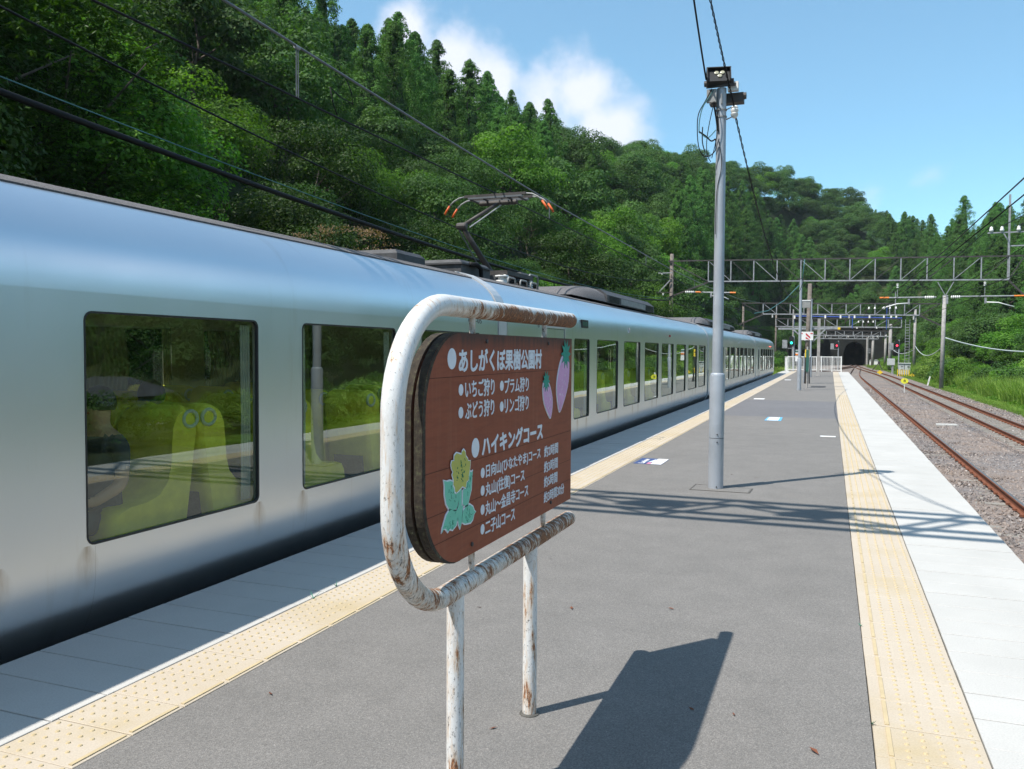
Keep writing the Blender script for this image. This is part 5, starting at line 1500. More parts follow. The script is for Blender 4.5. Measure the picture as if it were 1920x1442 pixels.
# farther gantries
g2 = gantry('second lattice gantry, beyond the platform end', 125, -12.2, 13.6, 7.21, 6.72, 1.55, 11, [(-12.0, -1.4, 8.6, .18, 'wood_pole'), (10.6, -1.4, 7.6, .2, 'concrete_pole')], corner_l=-9.2, corner_r=11.1, ch=.15)
insulator_v(g2, -7.9, 125, 7.05, 1.3, 3); insulator_v(g2, 2.3, 125, 6.85, 1.3, 3); insulator_v(g2, 10.4, 125, 6.6, 1.3, 3)
for k in range(5): pin(g2, 4.8+.75*k+(.4 if k > 1 else 0), 125, 7.6, 1.4)
MB().bar((8.1, 125, 6.9), (8.1, 125, 10.0), .12).build('mast', 'galvanised_bright', g2)
MB().bar((11.2, 125, 6.8), (13.5, 125, 5.4), .1).build('brace', 'dark_steel', g2)
g3 = gantry('third lattice gantry with a blue pipe along it', 150, -8.9, 10.7, 6.1, 5.84, 1.35, 10, [(-8.9, -1.4, 8.1, .17, 'wood_pole'), (9.1, -1.4, 6.4, .3, 'concrete_pole')], ch=.16)
g4 = gantry('fourth lattice gantry just before the tunnel mouth', 168, -5.5, 10.1, 4.95, 4.7, .95, 10, [(9.4, -1.4, 5.6, .25, 'concrete_pole'), (-5.4, -1.4, 5.6, .2, 'wood_pole')], ch=.16)
g5 = gantry('fifth lattice gantry nearest the tunnel mouth', 185, -4.5, 9.0, 4.6, 4.5, .9, 9, [(8.0, -1.4, 5.2, .28, 'concrete_pole'), (-4.5, -1.4, 5.2, .2, 'wood_pole')], ch=.15)
for x in (-1, 3, 6.5, 8): insulator_v(g4, x, 167.8, 4.8, 1.4, 2)
for x in (0, 4, 7): insulator_v(g3, x, 149.8, 5.9, 1.4, 2)
for k in range(4): pin(g3, 4.2+.75*k, 149.8, 6.6, 1.3)
bp = thing('blue_pipe_run', 'blue cable pipe on white insulators across the far tracks', 'pipe', (0, 138, 7.1))
MB().tube([(-5.5, 138, 7.35), (9.9, 138, 6.9)], .09, 8).build('pipe', 'blue_pipe', bp)
for x in (-5.4, -.9, 1.3, 3.3, 5.4, 7.4, 8.4, 9.1): MB().box(x-.12, x+.12, 137.85, 138.0, 6.95, 7.45).build('clamp', 'porcelain', bp)
MB().bar((-5.5, 138, 7.3), (-5.5, 138, 4.6), .12).build('drop_pipe', 'blue_pipe', bp); MB().bar((3.0, 138, 7.0), (3.0, 138, 5.4), .12).build('drop_pipe', 'blue_pipe', bp); MB().bar((7.8, 138, 8.8), (7.8, 138, 5.2), .08).build('drop_pipe', 'blue_pipe', bp)
MB().box(-5.7, -5.5, 137.9, 138.1, -1.3, 8.4).build('pole', 'concrete_pole', bp)
# ladder mast with signal (right of tracks)
def signal(label, x, y, z, col, mastx=None, base=-1.3, h=.9):
    s_ = thing('railway_signal', label, 'signal', (x, y, base))
    MB().cyl((x+.25, y+.1, base), (x+.25, y+.1, z+.8), .09, 10).build('mast', 'galvanised', s_)
    MB().poly([(x-.22+.22+math.cos(a)*.28, y-.03, z+.15+math.sin(a)*.28+(.35 if math.sin(a) > 0 else -.35)) for a in np.linspace(0, 2*math.pi, 21)[:-1]], (0, .08, 0)).build('backboard', 'black', s_)
    o = MB().lathe((x, y-.03, z), [(0, .13), (-.03, .13), (-.05, .06)], 14, 'Y').build('lit_lens', col, s_)
    MB().tube([(x+.16*math.cos(a), y-.12, z+.16*math.sin(a)) for a in np.linspace(0, math.pi, 9)], .015, 5).build('hood', 'black', s_)
    for a in (-1, 1): pass
    MB().box(x-1.0, x-.45, y-.05, y+.05, z-.6, z+.35).build('cage', 'galvanised_bright', s_)
    MB().box(x-1.0, x+.3, y+.05, y+.1, z-.65, z-.58).build('bracket', 'galvanised_bright', s_)
    return s_
signal('green lit railway signal left of the platform end', -4.2, 100, 2.73, 'signal_green')
signal('red lit railway signal just left of the tunnel mouth', .93, 150, 2.84, 'signal_red')
s3 = signal('red lit railway signal on the right with a ladder beside it', 8.44, 125, 2.66, 'signal_red')
for z in np.arange(-.6, 5.8, .38): MB().box(9.45, 9.95, 124.9, 125.0, z, z+.06).build('ladder_rung', 'galvanised_bright', s3)
for x in (9.42, 9.95): MB().box(x-.03, x+.03, 124.9, 125.0, -1.2, 6.2).build('ladder_rail', 'galvanised_bright', s3)
# wires
LW = 'overhead wires over the train'
cable('contact_wire', [(TX, 4.3, 4.36), (TX, 75.8, 4.33)], .011, 'wire_black', 'contact wire touching the pantograph over the train', sag=.02)
ms = [(TX, 4.3, 5.08), (TX, 6.56, 4.95), (TX, 7.77, 4.91), (TX, 10.8, 4.82), (TX, 16.6, 4.70), (TX, 30.6, 4.62), (TX, 40, 4.70), (TX, 55, 5.0), (TX, 75.8, 5.9)]
cable('messenger_wire', ms, .014, 'wire_grey', 'upper messenger wire above the contact wire over the train')
for k, (y, z) in enumerate(((7.72, 4.90), (16.4, 4.70), (26, 4.64), (36, 4.66))):
    t = thing('wire_hanger', 'double rod hanger clipped to the messenger wire, number %s from the camera' % ('nearest', 'second', 'third', 'fourth')[k] if False else ['nearest double rod hanger between the two overhead wires', 'second double rod hanger between the overhead wires, above the pantograph', 'third double rod hanger between the overhead wires', 'farthest double rod hanger between the overhead wires'][k], 'wire hanger', (TX, y, 4.36))
    for d in (-.018, .018): MB().cyl((TX, y+d, 4.36), (TX, y+d, z), .006, 6).build('rod', 'wire_grey', t)
    MB().lathe((TX, y-.04, z), [(0, .022), (.08, .022)], 8, 'Y').build('clip', 'galvanised_bright', t)
cable('jumper_wire', [(TX, 8.7, 4.86), (TX+.02, 8.78, 4.72), (TX, 8.85, 4.60), (TX-.02, 8.6, 4.62), (TX, 8.35, 4.66), (TX, 8.42, 4.48), (TX, 8.5, 4.38)], .007, 'wire_black', 'curled black jumper between the two overhead wires')
cable('feeder_cable', [(-13.7, 4.3, 8.25), (-13.7, 75.8, 8.25)], .024, 'wire_black', 'black feeder wire crossing the wooded slope above the thick cable', sag=2.0)
cable('thick_cable', [(-13.7, 4.3, 6.5), (-13.7, 75.8, 6.3)], .065, 'wire_black', 'thick black cable sagging across the slope behind the train', sag=1.12, n=10)
cable('support_wire', [(-13.6, 4.3, 6.72), (-13.6, 75.8, 6.48)], .012, 'wire_bluegreen', 'thin green support wire just above the thick black cable', sag=1.10)
for y, x in ((75.8, TX),): pass
for k, (xx, lab) in enumerate(((2.85, 'over the near right track'), (6.235, 'over the far right track'))):
    cable('contact_wire', [(xx, 4.3, 4.15), (xx, 75.8, 4.3), (xx+(1 if k == 0 else -.5), 125, 4.35), (5.0, 200, 4.2)], .012, 'wire_black', 'contact wire ' + lab)
    cable('messenger_wire', [(xx, 4.3, 4.7), (xx, 14, 4.45), (xx, 26, 4.42), (xx, 40, 4.55), (xx, 58, 5.0), (xx, 75.8, 5.8), (xx+.3, 100, 4.8), (xx, 125, 5.7), (5, 200, 4.7)], .013, 'wire_black', 'messenger wire ' + lab)
cable('contact_wire', [(TX, 75.8, 4.33), (-4.6, 110, 4.3), (0, 150, 4.3), (4.6, 195, 4.2)], .016, 'wire_black', 'contact wire beyond the train leading to the tunnel')
cable('feeder_cable', [(13.6, 4.3, 13.0), (13.66, 75.9, 11.75)], .03, 'wire_black', 'upper power line rising right to the tall mast', sag=1.0)
cable('feeder_cable', [(12.5, 75.9, 11.75), (12.4, 4.3, 13.0)], .03, 'wire_black', 'middle power line rising right to the tall mast', sag=1.3)
cable('feeder_cable', [(14.4, 75.9, 10.3), (12.9, 125, 8.4), (9.5, 150, 7.4)], .03, 'wire_black', 'power line falling left from the tall mast to the second gantry')
cable('feeder_cable', [(11.7, 75.9, 11.75), (8.1, 125, 9.9)], .03, 'wire_black', 'power line from the tall mast down to the second gantry mast', sag=.8)
cable('white_cable', [(8.6, 75.6, 2.9), (22.5, 78, 3.4)], .06, 'wire_white', 'pale ribbed cable sagging right from the concrete pole', sag=1.35)
cable('white_cable', [(10.7, 125, 2.6), (8.5, 75.8, 2.2)], .045, 'wire_white', 'pale ribbed cable sagging left between the concrete poles', sag=1.0)
cable('white_cable', [(9.2, 150, 2.5), (10.6, 125, 2.2)], .05, 'wire_white', 'pale cable sagging between the far ladder and the concrete pole', sag=.8)
cable('feeder_cable', [(-13.65, 75.8, 8.6), (-11.9, 125, 7.9)], .03, 'wire_black', 'black line from the left wooden pole to the next', sag=.9)
cable('feeder_cable', [(-13.65, 75.8, 6.2), (-11.9, 125, 5.4), (-8.9, 150, 5.2)], .05, 'wire_black', 'thick black line behind the train beyond the left wooden pole')

# ------------------------------------------------------------------ tunnel, portal
tn = thing('tunnel', 'railway tunnel mouth in shade-darkened concrete at the end of the tracks', 'tunnel', (5, 205, -1.3))
op = [(5+2.25*c_, z) for c_, z in ((-1.0, -1.3), (-1.02, 1.6))] + [(5+2.3*math.cos(a), 1.9+2.35*math.sin(a)) for a in np.linspace(math.pi, 0, 15)] + [(7.3, 1.6), (7.25, -1.3)]
mb = MB(); ox = []
for i, (x, z) in enumerate(op):
    dx, dz = x-5, z-1.0; k = min((7.0/abs(dx)) if abs(dx) > .01 else 99, (6.3/dz) if dz > .01 else 99)
    ox.append((5+dx*k, max(-1.3, 1.0+dz*k)) if dz > -1 else (5+math.copysign(7.0, dx), z))
for i in range(len(op)-1):
    mb.add([(op[i][0], 205, op[i][1]), (op[i+1][0], 205, op[i+1][1]), (ox[i+1][0], 205, ox[i+1][1]), (ox[i][0], 205, ox[i][1])], [(0, 1, 2, 3)])
mb.build('portal_wall', 'baked_shade_concrete', tn)
mb = MB()
for i in range(len(op)-1):
    mb.add([(op[i][0], 205, op[i][1]), (op[i+1][0], 205, op[i+1][1]), (op[i+1][0], 260, op[i+1][1]), (op[i][0], 260, op[i][1])], [(0, 1, 2, 3)])
mb.box(2, 8, 259.9, 260, -1.4, 5); mb.build('bore', 'tunnel_black', tn)
mb = MB()
for i in range(1, len(op)-2):
    mb.bar((op[i][0], 204.9, op[i][1]), (op[i+1][0], 204.9, op[i+1][1]), .35, .25)
mb.build('arch_ring', 'baked_shade_concrete', tn)
MB().box(10.8, 11.7, 203.4, 205, -1.3, 7.0).build('buttress', 'baked_shade_concrete', tn); MB().box(-2.2, -1.4, 203.4, 205, -1.3, 7.0).build('buttress', 'baked_shade_concrete', tn)
MB().box(-2.2, 12.2, 204.6, 205.6, 7.0, 7.5).build('coping', 'baked_shade_concrete', tn)
MB().poly([(12, 205, -1.3), (16, 192, -1.3), (16, 192, 3.2), (12, 205, 7.0)], (.5, .2, 0)).build('wing_wall', 'baked_shade_concrete', tn)
MB().poly([(-2, 205, -1.3), (-2, 205, 7.0), (-9, 196, 4.0), (-9, 196, -1.3)], (-.3, .4, 0)).build('wing_wall', 'baked_shade_concrete', tn)
# concrete pole beside the tunnel mouth
t = thing('concrete_pole', 'pale concrete pole with fittings right of the tunnel mouth', 'pole', (7.5, 195, -1.3))
MB().cyl((7.35, 195, -1.3), (7.35, 195, 5.0), .24, 12).build('shaft', 'concrete_pole', t)
for z in (1.6, 2.0, 2.4): MB().box(7.4, 8.0, 194.7, 195, z, z+.15).build('fitting', 'galvanised_bright', t)

# ------------------------------------------------------------------ trackside furniture
t = thing('control_cabinet', 'grey trackside control cabinet behind yellow guard posts', 'cabinet', (8.9, 118, -1.3))
cb = MB().box(8.2, 9.55, 117.6, 118.6, -1.1, .28).build('case', 'cabinet_grey', t)
MB().box(8.15, 9.6, 117.5, 118.7, .28, .38).build('lid', 'cabinet_grey', t)
MB().box(8.82, 8.86, 117.56, 117.6, -1.0, .2).build('door_gap', 'dark_steel', t)
for x, z in ((8.45, -.1), (8.45, -.5), (9.2, -.2), (9.2, -.05)): MB().box(x, x+.25, 117.57, 117.6, z, z+.05).build('vent', 'dark_steel', t)
MB().box(8.1, 9.6, 117.4, 118.8, -1.35, -1.1).build('plinth', 'baked_shade_concrete', t)
for k in range(6):
    o = thing('guard_post', ['leftmost', 'second', 'third', 'fourth', 'fifth', 'rightmost'][k] + ' yellow guard post in front of the grey cabinet', 'guard post', (7.95+.22*k, 115.5-.5*k, -1.3), 'yellow guard posts')
    MB().cyl((7.95+.22*k, 115.5-.5*k, -1.3), (7.95+.22*k, 115.5-.5*k, -.42), .06, 8).build('tube', 'yellow_paint', o)
t = thing('relay_box', 'small pale relay box on a stand left of the grey cabinet', 'relay box', (7.7, 124, -1.3))
MB().box(7.2, 8.15, 124, 124.4, -.0, .9).build('case', 'cabinet_grey', t); MB().box(7.75, 8.0, 124.1, 124.3, -1.3, 0).build('stand', 'galvanised_bright', t)
def round_marker(label, x, y, z, mat, r=.22, txt=None, stand='white_paint', shape=20, cat='track marker'):
    t = thing('track_marker', label, cat, (x, y, -1.3))
    MB().cyl((x, y, -1.25), (x, y, z), .025, 8).build('stand', stand, t)
    MB().poly([(x+r*math.cos(2*math.pi*k/shape), y-.03, z+r*.8*math.sin(2*math.pi*k/shape)) for k in range(shape)], (0, -.02, 0)).build('disc', mat, t)
    if txt: flat_text('number', txt, 'black', (x-.07, y-.0505, z-.09), (1, 0, 0), (0, 0, 1), .14, .18, t)
    return t
round_marker('yellow oval marker with black number on a thin white post between the tracks', 5.0, 66.0, -.37, 'lime_yellow', .25, '8')
round_marker('orange diamond marker low beside the far rail', 5.7, 112, -.75, 'yellow_paint', .34, None, shape=4)
round_marker('orange diamond marker in the grass right of the cabinet', 9.2, 110, -1.0, 'yellow_paint', .34, None, shape=4)
t = thing('marker_stump', 'leaning white marker post in the trackside grass', 'marker post', (8.3, 83, -1.3))
MB().bar((8.15, 83, -1.35), (8.35, 83, -.45), .2, .1).build('post', 'white_paint', t)
t = thing('switch_stand', 'dark switch stand between the tracks before the tunnel', 'switch stand', (7.2, 150, -1.3))
MB().bar((6.5, 150, -1.2), (7.5, 150, .05), .13).build('lever', 'dark_steel', t); MB().bar((8.0, 150, -1.2), (7.45, 150, .0), .13).build('leg', 'dark_steel', t); MB().box(7.3, 7.65, 149.9, 150.1, -.1, .25).build('head', 'dark_steel', t)
for k, (x, w) in enumerate(((7.9, .5), (8.9, 1.0), (10.4, 1.1))):
    t = thing('relay_box', ['narrow', 'middle', 'right'][k] + ' pale equipment box in the row near the tunnel', 'relay box', (x, 190, -1.3), 'pale boxes near the tunnel')
    MB().box(x-w/2, x+w/2, 190, 190.8, -1.3, .1).build('case', 'white_paint', t); MB().poly([(x-w/2-.05, 189.9, .1), (x+w/2+.05, 189.9, .1), (x, 189.9, .28)], (0, 1.0, 0)).build('lid', 'cabinet_grey', t)
t = thing('cable_cover', 'pale stone slab lying on the ballast between the rails', 'slab', (4.2, 36.6, -1.22))
MB().poly([(3.9, 36.2, -1.235), (4.7, 36.4, -1.235), (4.65, 36.9, -1.235), (3.95, 36.8, -1.235)], (0, 0, .08)).build('slab', 'white_slab', t)
# house seen only in reflections, right of the station
for k, (x, y, w, d, h_) in enumerate(((62, 66, 10, 8, 3.6), (96, 66, 18, 9, 6.5), (70, 104, 9, 8, 3.8))):
    z0 = float(ground_h(x, y)); t = thing('house', ['small white house with grey hipped roof right of the station', 'long pale building with grey roof right of the station', 'farther white house right of the station'][k], 'house', (x, y, z0))
    MB().box(x-w/2, x+w/2, y-d/2, y+d/2, z0-1, z0+h_).build('wall', 'house_wall', t)
    mb = MB(); mb.add([(x-w/2-.6, y-d/2-.6, z0+h_+.003), (x+w/2+.6, y-d/2-.6, z0+h_+.003), (x+w/2+.6, y+d/2+.6, z0+h_+.003), (x-w/2-.6, y+d/2+.6, z0+h_+.003), (x-w/4, y, z0+h_+2), (x+w/4, y, z0+h_+2)], [(0, 1, 5, 4), (1, 2, 5), (2, 3, 4, 5), (3, 0, 4), (3, 2, 1, 0)]); mb.build('roof', 'house_roof', t)
    for i in range(3):
        MB().box(x-w/2-.05, x-w/2-.01, y-d/2+1+i*2.6, y-d/2+2.4+i*2.6, z0+h_-2, z0+h_-.8).build('window', 'black', t)
        MB().box(x-w/2+1+i*3.4, x-w/2+2.6+i*3.4, y-d/2-.05, y-d/2-.01, z0+h_-2, z0+h_-.8).build('window', 'black', t)

# ------------------------------------------------------------------ vegetation prototypes (numpy)
def leaf_cards(P, Nv, size, aspect, droop=0.0, tint=None, rng=RNG, up_bias=0.0):
    """rhombus leaves: P (n,3) centres, Nv (n,3) normals"""
    n_ = len(P); size = np.broadcast_to(size, (n_,))
    Nv = Nv/np.maximum(1e-6, np.linalg.norm(Nv, axis=1, keepdims=True))
    T = rng.normal(size=(n_, 3)); T[:, 2] += up_bias
    T -= (T*Nv).sum(1, keepdims=True)*Nv; T /= np.maximum(1e-6, np.linalg.norm(T, axis=1, keepdims=True))
    T[:, 2] -= droop; T /= np.linalg.norm(T, axis=1, keepdims=True)
    B = np.cross(Nv, T); L_ = size[:, None]
    V = np.stack([P-T*L_*.5, P+B*L_*aspect*.5+T*L_*.05, P+T*L_*.5, P-B*L_*aspect*.5+T*L_*.05], 1)
    return V.reshape(-1, 3), (tint if tint is not None else rng.uniform(0, 1, n_))
def cards_mesh(name, V, tint, mat):
    n_ = len(V)//4; me = bpy.data.meshes.new(name)
    me.vertices.add(n_*4); me.vertices.foreach_set('co', V.astype(np.float32).ravel())
    me.loops.add(n_*4); me.loops.foreach_set('vertex_index', np.arange(n_*4, dtype=np.int32))
    me.polygons.add(n_); me.polygons.foreach_set('loop_start', np.arange(0, n_*4, 4, dtype=np.int32))
    me.update(calc_edges=True)
    a = me.attributes.new('tint', 'FLOAT', 'FACE'); a.data.foreach_set('value', np.asarray(tint, dtype=np.float32))
    me.materials.append(M[mat]); return me
def unit(n_, rng):
    v = rng.normal(size=(n_, 3)); return v/np.linalg.norm(v, axis=1, keepdims=True)
def broad_crown(seed, H, Rr, leaf, nleaf, mat, lobes=26, zc=.60, zr=.42, aspect=.55, rust=0.0):
    rng = np.random.default_rng(seed)
    d = unit(lobes, rng); d[:, 2] = np.abs(d[:, 2])*1.1-.35
    d /= np.linalg.norm(d, axis=1, keepdims=True)
    rad = rng.uniform(.50, .86, lobes)[:, None]
    C = d*np.array([Rr, Rr, H*zr])*rad + np.array([0, 0, H*zc])
    lr = rng.uniform(.26, .44, lobes)*Rr
    lt = rng.uniform(0, 1, lobes)
    k = rng.choice(lobes, nleaf, p=lr**2/np.sum(lr**2))
    u = unit(nleaf, rng); u[:, 2] = np.where(u[:, 2] < -.25, -u[:, 2], u[:, 2])
    r_ = lr[k]*rng.uniform(.78, 1.08, nleaf)*(1+.12*np.sin(u[:, 0]*9+k)*np.cos(u[:, 1]*8))
    P = C[k] + u*r_[:, None]*np.array([1, 1, .72])
    Nv = u*1.0 + rng.normal(size=(nleaf, 3))*.45 + np.array([0, 0, .35])
    tint = np.clip(.50*lt[k] + .5*rng.uniform(0, 1, nleaf), 0, 1)
    V, t_ = leaf_cards(P, Nv, leaf*rng.uniform(.7, 1.25, nleaf), aspect, .15, tint, rng)
    return cards_mesh('crown', V, t_, mat)
def conifer_crown(seed, H, Rr, nclump, per, mat, leaf=.30):
    rng = np.random.default_rng(seed)
    t = rng.uniform(0, 1, nclump)**.85
    z = H*(.16+.84*t)
    rad = Rr*np.clip((1-t), 0, 1)**.72*rng.uniform(.55, 1.10, nclump)+.06
    a = rng.uniform(0, 2*np.pi, nclump)
    C = np.stack([rad*np.cos(a), rad*np.sin(a), z], 1)
    out_ = np.stack([np.cos(a), np.sin(a), np.full(nclump, .55)], 1)
    cr = (.24+.40*(1-t))*Rr/3.4
    k = np.repeat(np.arange(nclump), per); n_ = len(k)
    u = unit(n_, rng); u[:, 2] = np.where(u[:, 2] < -.35, -u[:, 2], u[:, 2]); 
    P = C[k] + u*(cr[k]*rng.uniform(.6, 1.05, n_))[:, None]*np.array([1, 1, 1.15])
    Nv = u + .25*out_[k] + np.array([0, 0, .25]) + rng.normal(size=(n_, 3))*.38
    lt = rng.uniform(0, 1, nclump); tint = np.clip(.45*lt[k]+.55*rng.uniform(0, 1, n_), 0, 1)
    V, t_ = leaf_cards(P, Nv, leaf*rng.uniform(.7, 1.3, n_), .42, -.25, tint, rng, up_bias=.5)
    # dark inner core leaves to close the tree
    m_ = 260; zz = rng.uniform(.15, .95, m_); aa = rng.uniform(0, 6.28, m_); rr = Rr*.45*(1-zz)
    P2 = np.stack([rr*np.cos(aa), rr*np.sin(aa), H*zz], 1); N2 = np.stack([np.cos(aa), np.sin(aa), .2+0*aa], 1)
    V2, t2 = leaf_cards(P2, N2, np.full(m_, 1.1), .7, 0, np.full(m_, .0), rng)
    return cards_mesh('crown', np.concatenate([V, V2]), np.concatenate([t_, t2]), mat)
def trunk_mesh(H, r_, branches, seed, Rr=2.0, zlo=.3):
    rg = random.Random(seed); mb = MB()
    pts = [(rg.uniform(-.1, .1)*i*.5, rg.uniform(-.1, .1)*i*.5, -.8+(H+.4)*i/6) for i in range(7)]; pts[0] = (0, 0, -.8)
    mb.tube(pts, [r_*(1.15-.95*i/6) for i in range(7)], 8)
    for k in range(branches):
        z = H*rg.uniform(zlo, .85); a = rg.uniform(0, 6.28); L_ = Rr*rg.uniform(.4, .8)
        i = min(5, int((z+.8)/(H+.4)*6)); b = pts[i]
        mb.tube([(b[0], b[1], z), (b[0]+L_*.5*math.cos(a), b[1]+L_*.5*math.sin(a), z+L_*.25), (b[0]+L_*math.cos(a), b[1]+L_*math.sin(a), z+L_*.6)], [r_*.35, r_*.22, r_*.08], 5)
    return mb.mesh('trunk', 'bark', smooth=True)
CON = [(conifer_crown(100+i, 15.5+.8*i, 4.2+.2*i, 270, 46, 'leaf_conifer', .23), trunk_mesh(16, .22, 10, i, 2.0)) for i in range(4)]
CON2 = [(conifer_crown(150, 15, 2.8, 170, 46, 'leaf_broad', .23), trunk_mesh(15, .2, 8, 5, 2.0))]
BRO = [(broad_crown(200+i, 10, 3.9, .27, 8800, 'leaf_broad', 26+3*i), trunk_mesh(8, .2, 9, 20+i, 3.0)) for i in range(4)]
FRE = [(broad_crown(240+i, 8, 3.4, .22, 8500, 'leaf_fresh' if i else 'leaf_broad', 24), trunk_mesh(6.5, .15, 9, 30+i, 2.6)) for i in range(3)]
NEARB = [(broad_crown(260+i, 7, 3.2, .15, 15000, ('leaf_broad', 'leaf_fresh', 'leaf_chestnut')[i], 34, aspect=.5), trunk_mesh(5.5, .14, 12, 40+i, 2.6)) for i in range(3)]
BUSH = [(broad_crown(280+i, 2.6, 2.0, .17, 3600, ('leaf_fresh', 'leaf_broad', 'leaf_grass')[i], 18, zc=.36, zr=.55), trunk_mesh(1.6, .06, 6, 50+i, 1.2)) for i in range(3)]

ROOTS = {}
def proto_tree(key, name, crown, trunk):
    r_ = bpy.data.objects.new(name, None)
    t_ = bpy.data.objects.new('trunk', trunk); c = bpy.data.objects.new('crown', crown); t_.parent = r_; c.parent = r_
    ROOTS[key] = (r_, t_, c, name)
for nm, L_, name in (('con', CON, 'conifer_tree'), ('con2', CON2, 'conifer_tree'), ('bro', BRO, 'broadleaf_tree'), ('fre', FRE, 'broadleaf_tree'), ('nea', NEARB, 'broadleaf_tree'), ('bus', BUSH, 'bush')):
    for i, (c, t_) in enumerate(L_): proto_tree((nm, i), name, c, t_)
def plant(key, loc, rz, sc, label, group, cat):
    r0, t0, c0, name = ROOTS[key]
    r_ = bpy.data.objects.new(name, None); COL.objects.link(r_); r_.location = loc; r_.rotation_euler = (0, 0, rz); r_.scale = sc
    for q in (t0, c0):
        o = q.copy(); o.parent = r_; COL.objects.link(o)
    tag(r_, label, cat, group); return r_

# ---- where the wood grows
zone = lambda x, y: noise.noise(Vector((x*.018, y*.018, 1.7)))
cands = []
rg = random.Random(21)
step = 4.7
gx = np.arange(-330, 150, step)
for x0 in gx:
    for y0 in np.arange(-60, 360, step):
        x = x0+rg.uniform(-2.1, 2.1); y = y0+rg.uniform(-2.1, 2.1)
        az = math.degrees(math.atan2(-x, y)); d = math.hypot(x, y)
        if d < 14: continue
        D0 = float(dbase(np.array(az))); el, D1 = ridge(az); D1 = max(D1, D0+35)
        if az < -16 or az > 64:
            # sparser wood outside the picture, seen in reflections only
            if rg.random() < .45 or d > D1+6 or d < D0+1: continue
            vis = False
        else:
            if d < D0+.5 or d > D1+7: continue
            vis = True
        if abs(x-5) < 9.5 and y < 209: continue
        if y > 204 and y < 216 and -3 < x < 13: continue
        if -16 < az < -2.0 and d < 200 and x < 19: continue
        h_ = float(ground_h(x, y)) + (3.0*noise.noise(Vector((x*.05, y*.05, 0))) if ground_h(x, y) > 1 else 0)
        t_ = (d-D0)/(D1-D0)
        z_ = zone(x, y)
        con = False
        if vis:
            if az > 24: con = t_ > .30 and not (az > 41 and z_ < .0 and t_ < .6) and not (z_ < -.22)
            elif az > 10: con = (z_ > .12 and t_ > .25)
            elif az > 2: con = (t_ < .72 and t_ > .12 and z_ > -.30)
            elif az > -3.2: con = z_ > .25
            else: con = z_ > -.45
            if t_ > .80 and az > -3: con = con and rg.random() < .12
        else: con = z_ > 0
        if t_ < .16 and az > 3: con = False
        cands.append((d, x, y, h_, az, t_, con, vis))
cands.sort()
# bank of bushy trees right behind the train are bigger in view: split near ones
_ones = ['', 'first', 'second', 'third', 'fourth', 'fifth', 'sixth', 'seventh', 'eighth', 'ninth', 'tenth', 'eleventh', 'twelfth', 'thirteenth', 'fourteenth', 'fifteenth', 'sixteenth', 'seventeenth', 'eighteenth', 'nineteenth']
_tens = {2: 'twenty', 3: 'thirty', 4: 'forty', 5: 'fifty', 6: 'sixty', 7: 'seventy', 8: 'eighty', 9: 'ninety'}
def nth(k):
    if k < 20: return _ones[k]
    t_, o_ = divmod(k, 10)
    return _tens[t_][:-1]+'ieth' if o_ == 0 else _tens[t_]+'-'+_ones[o_]
BATCH = {}
def batch(o, what, where, az=None, dist=None):
    BATCH.setdefault((what, where), []).append((-az if az is not None else dist, o, az is not None)); return o
def name_batches():
    for (what, where), L_ in BATCH.items():
        L_.sort(key=lambda q: q[0])
        for k, (_, o, byaz) in enumerate(L_):
            if len(L_) == 1: o['label'] = '%s %s' % (what[:-1] if what.endswith('s') and not what.endswith('bushes') else what[:-2], where)
            else: o['label'] = '%s %s of %s %s' % (nth(k+1), 'from left' if byaz else 'nearest', what, where)
            o['group'] = '%s %s' % (what, where)
def zone_name(az, t_):
    side = 'far left slope' if az > 40 else 'slope above pantograph' if az > 20 else 'slope left of lamp pole' if az > 7 else 'slope right of lamp pole' if az > 0 else 'slope above tunnel' if az > -5 else 'wood behind right mast'
    lvl = 'at foot of' if t_ < .2 else 'low on' if t_ < .45 else 'high on' if t_ < .8 else 'on crest of'
    return lvl + ' ' + side
cnt = {'c': 0, 'b': 0}; rest_ = []
klist = {}
for c in cands:
    d, x, y, h_, az, t_, con, vis = c
    if con:
        key = ('con', rg.randrange(4)) if rg.random() < .85 else ('con2', 0); s = rg.uniform(.72, 1.05)
        s *= .9
        if t_ > .62 and az > -3: s *= .78
        if az < -2: s *= .92
        kd = 'c'
    elif t_ < .22 and d < 75 and az > 0:
        key = ('nea', rg.randrange(3)); s = rg.uniform(.75, 1.2); kd = 'b'
        if d < 24: s *= .8
    elif rg.random() < .30: key = ('fre', rg.randrange(3)); s = rg.uniform(.8, 1.3); kd = 'b'
    else: key = ('bro', rg.randrange(4)); s = rg.uniform(.75, 1.12); kd = 'b'
    sc = (s*rg.uniform(.9, 1.12), s*rg.uniform(.9, 1.12), s*rg.uniform(.9, 1.12))
    rz = rg.uniform(0, 6.28)
    if vis and cnt[kd] < (285 if kd == 'c' else 190):
        cnt[kd] += 1
        nm = {'con': 'dark cedar', 'con2': 'olive cedar', 'nea': 'leafy tree', 'fre': 'fresh green tree', 'bro': 'dull green tree'}[key[0]]
        zn = zone_name(az, t_)
        batch(plant(key, (x, y, h_-.3), rz, sc, None, None, 'tree'), nm+'s', zn, az=az)
    else: rest_.append((x, y, h_-.3, rz, sc, key))
